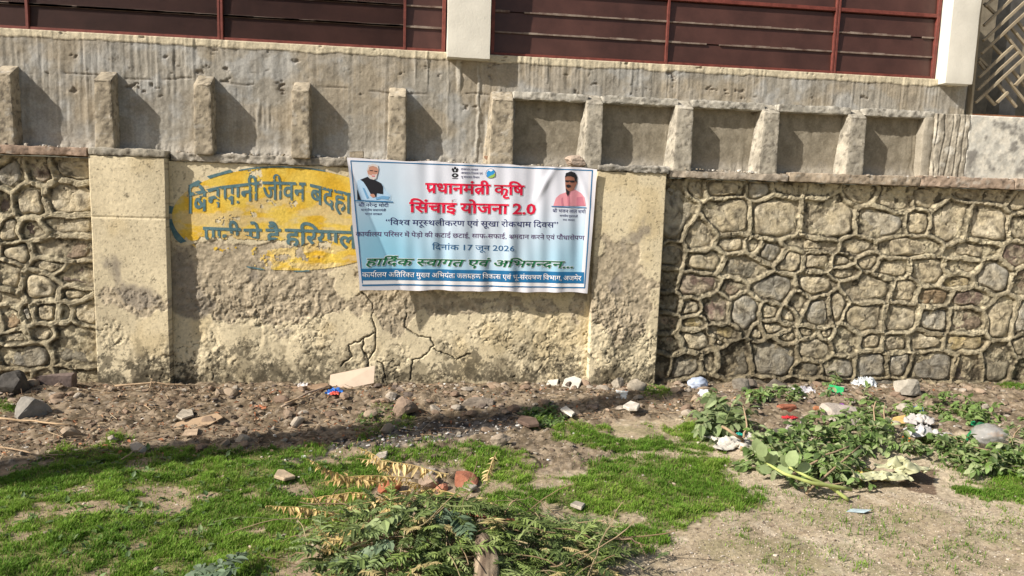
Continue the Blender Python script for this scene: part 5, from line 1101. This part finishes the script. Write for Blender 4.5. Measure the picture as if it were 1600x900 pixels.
for i, (a, b, L) in enumerate([((700, 785), (560, 788), .55), ((640, 800), (500, 812), .55), ((600, 812), (470, 842), .5), ((610, 785), (590, 755), .22), ((760, 806), (748, 778), .16), ((540, 825), (415, 850), .45), ((690, 795), (530, 800), .5), ((660, 805), (540, 835), .5), ((720, 792), (610, 776), .5), ((590, 800), (480, 790), .4)]):
    pa = gp1(*a, .12); pb = gp1(*b, .10); B1 = Acc(); d = pb - pa; d[2] = .10
    st = (pa[0], pa[1], pa[2] + (.24 if i < 5 else .14)); L = np.linalg.norm(d) 
    frond(B1, st, d, L, rv.choice(straw), pin=.17, n=13, droop=.012, wd=.22, dens=2, hang=True); tag(B1.build('dry_frond', M['leaf']), lab[i], 'dry frond')
def branch(name, pts, r0_, r1, mat, label, cat, n=7, z=.05):
    P = []
    for q_ in pts:
        px, py, h = q_; x, y = G(px, py, h); P.append((x, y, gz1(x, y) + h))
    P2 = [np.array(P[0])]
    for a, b in zip(P[:-1], P[1:]):
        for t in (.33, .66, 1): P2.append(np.array(a) * (1 - t) + np.array(b) * t + rvec(.004, .004, .004))
    k = len(P2); o = tube(P2, [r0_ + (r1 - r0_) * i / (k - 1) for i in range(k)], n, name, mat); return tag(o, label, cat)
branch('red_twig', [(695, 815, .14), (760, 823, .17), (800, 832, .13), (822, 845, .08)], .007, .005, mat_flat('reddish_bark', (.36, .15, .09), .7, .3), 'reddish bare twig lying across the weed heap', 'twig')
branch('twig', [(788, 822, .16), (796, 808, .20), (808, 798, .22)], .005, .0025, M['twig'], 'short side twig rising from the reddish one', 'twig')
branch('twig', [(640, 850, .14), (690, 820, .17), (750, 795, .14)], .009, .005, M['twig'], 'grey brown stick slanting over the middle of the heap', 'stick')
branch('twig', [(600, 820, .15), (660, 805, .18), (730, 798, .14)], .008, .004, M['twig'], 'upper brown stick along the top of the weed heap', 'stick')
branch('twig', [(712, 884, .12), (745, 868, .15), (768, 858, .15)], .006, .004, M['twig'], 'short stick crossing in front of the rotten log', 'stick')
branch('twig', [(950, 850, .05), (985, 842, .07), (1000, 850, .05), (1010, 870, .01)], .005, .003, M['twig'], 'curved pale root at the right end of the heap', 'root')
branch('twig', [(930, 815, .06), (965, 826, .06), (982, 815, .05)], .004, .002, M['twig'], 'thin curling root above the curved pale one', 'root')
branch('stick', [(-10, 658, .03), (50, 660, .03), (110, 668, .02)], .008, .006, mat_flat('pale_stick', (.46, .33, .20), .8, .3), 'pale straight stick lying on the dirt at the left edge', 'stick')
branch('stick', [(180, 614, .03), (240, 612, .05), (300, 613, .04)], .009, .006, M['twig'], 'grey stick lying along the base of the left pillar', 'stick')
branch('stick', [(232, 625, .02), (238, 610, .07), (236, 604, .09)], .005, .003, M['twig'], 'thin crooked twig standing by the left pillar base', 'twig')
branch('stick', [(440, 640, .04), (480, 625, .05), (515, 614, .05)], .010, .006, mat_flat('bleached_twigs', (.40, .31, .23), .85, .4), 'bleached twig bundle below the brown board', 'twig')
branch('stick', [(445, 636, .05), (490, 626, .06), (510, 618, .05)], .007, .004, M['twig'], 'upper thin twig beside the bleached bundle', 'twig')
branch('stick', [(0, 700, .02), (60, 712, .03), (100, 715, .02)], .006, .004, M['twig'], 'brown twig in the dry litter at the left edge', 'twig')
branch('stick', [(190, 720, .03), (210, 708, .05), (222, 700, .05)], .005, .003, M['twig'], 'tan twig poking up at the top edge of the left grass', 'twig')
# rotten log
lx, ly = G(758, 885, .1); P = [(lx - .03, ly - .30, .0), (lx - .015, ly - .2, .09), (lx, ly - .08, .14), (lx + .0, ly + .02, .18), (lx - .02, ly + .08, .19)]
V, f4, f3 = tube(P, [.07, .066, .058, .046, .03], 26)
gn = fbm3(V * np.array([60, 8, 60]), 5, 3); V = V + np.stack([(gn - .5) * .03, (gn - .5) * 0, (gn - .5) * .03], 1); cc = mixc(C3(.10, .07, .05), C3(.38, .30, .21), ss(.35, .65, gn))
tag(link('rotten_log', fast_mesh('rotten_log', V, [f4, f3], cc), M['debris']), 'split rotten tan log end sticking out of the weed heap', 'log')

# leafy cuttings on the right
def bush(name, pts, nst, L, lsz, cols, label, stuff=True, zl=.10, parent=None, ang=(1, .7, .5), shape='b', cat=None):
    A_ = Acc(); S_ = Acc()
    for k in range(nst):
        px, py, sx, sy = rv.choice(pts); px += rv.gauss(0, sx); py += rv.gauss(0, sy); x, y = G(px, py, zl * .6); z = gz1(x, y) + rv.uniform(.02, zl); d = rvec(*ang); d[2] = abs(d[2]) * .6 + .1; l_ = L * rv.uniform(.6, 1.3); n = 6
        P = curve_pts((x, y, z), d, l_, n, .12, .12); S_.addtube(P, [.0035 * (1 - .5 * i / n) for i in range(n + 1)], rv.choice([(.24, .28, .12), (.34, .30, .17), (.20, .24, .10)]), 4)
        for i in range(1, n + 1):
            for j in range(2):
                t = P[i] - P[i - 1]; dd = t / np.linalg.norm(t) * .5 + rvec(.7, .7, .35); sz = lsz * rv.uniform(.55, 1.25); up = np.array([rv.gauss(0, .35), rv.gauss(0, .35) - .25, 1.0]); V, F = leaf_quad(P[i], dd, up, sz, sz * rv.uniform(.42, .72), rv.uniform(.05, .5), rv.uniform(.1, 1.0), shape); A_.add(V, F, np.array(rv.choice(cols)) * rv.uniform(.75, 1.25))
    lo = A_.build('leaves', M['leaf'], parent); so = S_.build('stems', M['leaf'], parent); return lo, so
LG = [(.15, .24, .06), (.19, .28, .09), (.11, .18, .05), (.26, .33, .14), (.08, .13, .04), (.30, .35, .18)]
def plant(name, label, cat, *a, **k):
    t = thing(name, label, cat); lo, so = bush(name, *a, label=None, parent=t, **k); lo['kind'] = 'stuff'; so['kind'] = 'stuff'; return t
plant('leafy_cuttings', 'large dark green pile of leafy cuttings behind the torn sack', 'cuttings', [(1290, 700, 34, 16), (1330, 690, 34, 16), (1370, 695, 26, 10), (1250, 715, 24, 10), (1290, 732, 22, 8), (1330, 712, 26, 7)], 170, .16, .052, LG, zl=.14)
plant('leafy_cuttings', 'trailing leafy cuttings spread over the grass at the right edge', 'cuttings', [(1490, 712, 26, 7), (1530, 722, 30, 7), (1580, 715, 20, 8), (1605, 690, 14, 14), (1470, 700, 14, 5)], 100, .15, .048, LG, zl=.12)
plant('weed_plant', 'yellow green low weeds beside the grey rock under the right wall', 'weeds', [(1450, 645, 26, 9), (1490, 640, 24, 9), (1530, 650, 14, 8)], 48, .11, .05, [(.18, .27, .08), (.22, .31, .10), (.14, .22, .06)], zl=.08)
plant('weed_plant', 'wilted drooping broad leaf sprig above the printed paper', 'weeds', [(1130, 655, 12, 8), (1110, 662, 12, 5), (1140, 645, 8, 6)], 30, .17, .085, [(.22, .28, .13), (.26, .32, .16), (.18, .24, .10)], zl=.16)
plant('weed_plant', 'small leafy sprigs along the dark foot of the right wall', 'weeds', [(1190, 630, 12, 5), (1225, 622, 14, 5), (1330, 628, 20, 8), (1300, 600, 10, 4), (1350, 640, 14, 8)], 40, .12, .05, LG, zl=.08)
plant('weed_plant', 'leafy shoots under the pile beside the bare thick stem', 'weeds', [(1200, 715, 16, 10), (1222, 700, 16, 10)], 34, .16, .06, LG, zl=.12)
def mw(pts, leaves, label):
    t = thing('large_leaf_branch', label, 'branch'); P = []
    for px, py, h in pts: x, y = G(px, py, h); P.append(np.array([x, y, gz1(x, y) + h]))
    Q = [P[0]]
    for a, b in zip(P[:-1], P[1:]):
        for s in (.25, .5, .75, 1): Q.append(a * (1 - s) + b * s)
    tube(Q, [.007 + .006 * i / len(Q) for i in range(len(Q))], 8, 'stem', cmat((.42, .48, .16), .55, .1, .15), t)
    for (px, py, h, ang, L) in leaves:
        B1 = Acc(); x, y = G(px, py, h); d = np.array([math.cos(ang), -.25, math.sin(ang)]); V, F = leaf_quad(np.array([x, y, gz1(x, y) + h]), d, np.array([-.6, -.8, .5]), L, L * .7, .2, .15, 'b'); B1.add(V, F, (.33, .42, .20)); o = B1.build('leaf', M['leaf'], t, True)
    return t
mw([(1196, 722, .18), (1225, 742, .17), (1268, 755, .13), (1330, 762, .06)], [(1196, 722, .19, 2.0, .11), (1190, 716, .23, 1.75, .10), (1198, 728, .16, 1.2, .11), (1212, 738, .14, .4, .11), (1185, 705, .22, 1.9, .10), (1206, 733, .14, 3.0, .09)], 'yellow green branch with large round leaves left of the cuttings pile')
mw([(1232, 730, .18), (1262, 745, .15), (1300, 760, .08), (1326, 779, .015)], [(1232, 730, .2, 1.4, .11), (1235, 728, .19, 2.4, .10), (1245, 735, .17, .5, .09)], 'lower yellow green stem ending on the bare sand')
branch('bare_stem', [(1128, 668, .16), (1148, 682, .12), (1162, 690, .06), (1158, 706, .01)], .010, .014, M['twig'], 'thick pale bare stem bent over the printed paper', 'stem')
branch('bare_stem', [(1162, 688, .08), (1166, 668, .16), (1162, 640, .26)], .009, .004, M['twig'], 'thin upright bare stem behind the printed paper', 'stem')
for i, (L, r_a, lb) in enumerate([([(1240, 740, .08), (1290, 712, .16), (1330, 700, .17)], .008, 'upper of the bare sticks across the cuttings pile'), ([(1260, 770, .03), (1290, 740, .12), (1345, 700, .18)], .008, 'long bare stick slanting up through the cuttings pile'), ([(1250, 760, .03), (1300, 756, .07), (1320, 752, .08)], .006, 'lower bare stick in front of the cuttings pile'),
    ([(1365, 690, .08), (1364, 660, .20), (1367, 645, .26)], .006, 'left of two upright stalks behind the cuttings'), ([(1378, 690, .08), (1379, 662, .20), (1380, 648, .24)], .006, 'right of two upright stalks behind the cuttings'), ([(1480, 690, .08), (1510, 700, .10), (1560, 712, .08)], .005, 'thin tan stem over the trailing cuttings at right'), ([(1575, 700, .08), (1585, 685, .14), (1595, 672, .18)], .005, 'thin tan stem rising by the translucent bag')]):
    branch('stick', L, r_a, r_a * .6, M['twig'], lb, 'stick')
# dry litter: twigs and dead leaves in the rubble
lt = Acc(); RB = np.array(RUB)
for k in range(5200):
    px, py = rv.uniform(-20, 1620), rv.uniform(604, 716)
    if py > 740 - px * .085: continue
    if rv.random() < .25 and px < 900 and px > 700: continue
    x, y = G(px, py, .02); z = gz1(x, y) + .012
    if y > -.04: continue
    if k % 3 == 0: lt.addtube(curve_pts((x, y, z), rvec(1, .6, .12), rv.uniform(.04, .16), 3, .02, .1), [rv.uniform(.001, .0028)] * 4, rv.choice([(.34, .25, .16), (.22, .15, .10), (.46, .36, .24), (.14, .10, .07)]), 3)
    else: V, F = leaf_quad(np.array([x, y, z]), rvec(1, 1, .4), np.array([0, 0, 1.]) + rvec(.4, .4, .2), rv.uniform(.012, .05), rv.uniform(.008, .022), .4, .5); lt.add(V, F, np.array(rv.choice([(.24, .14, .085), (.32, .20, .12), (.17, .11, .075), (.38, .27, .17), (.28, .12, .06)])) * rv.uniform(.7, 1.2))
tag(lt.build('dry_litter', M['debris']), 'dead brown leaves and twigs over the rubble strip', None, None, 'stuff')
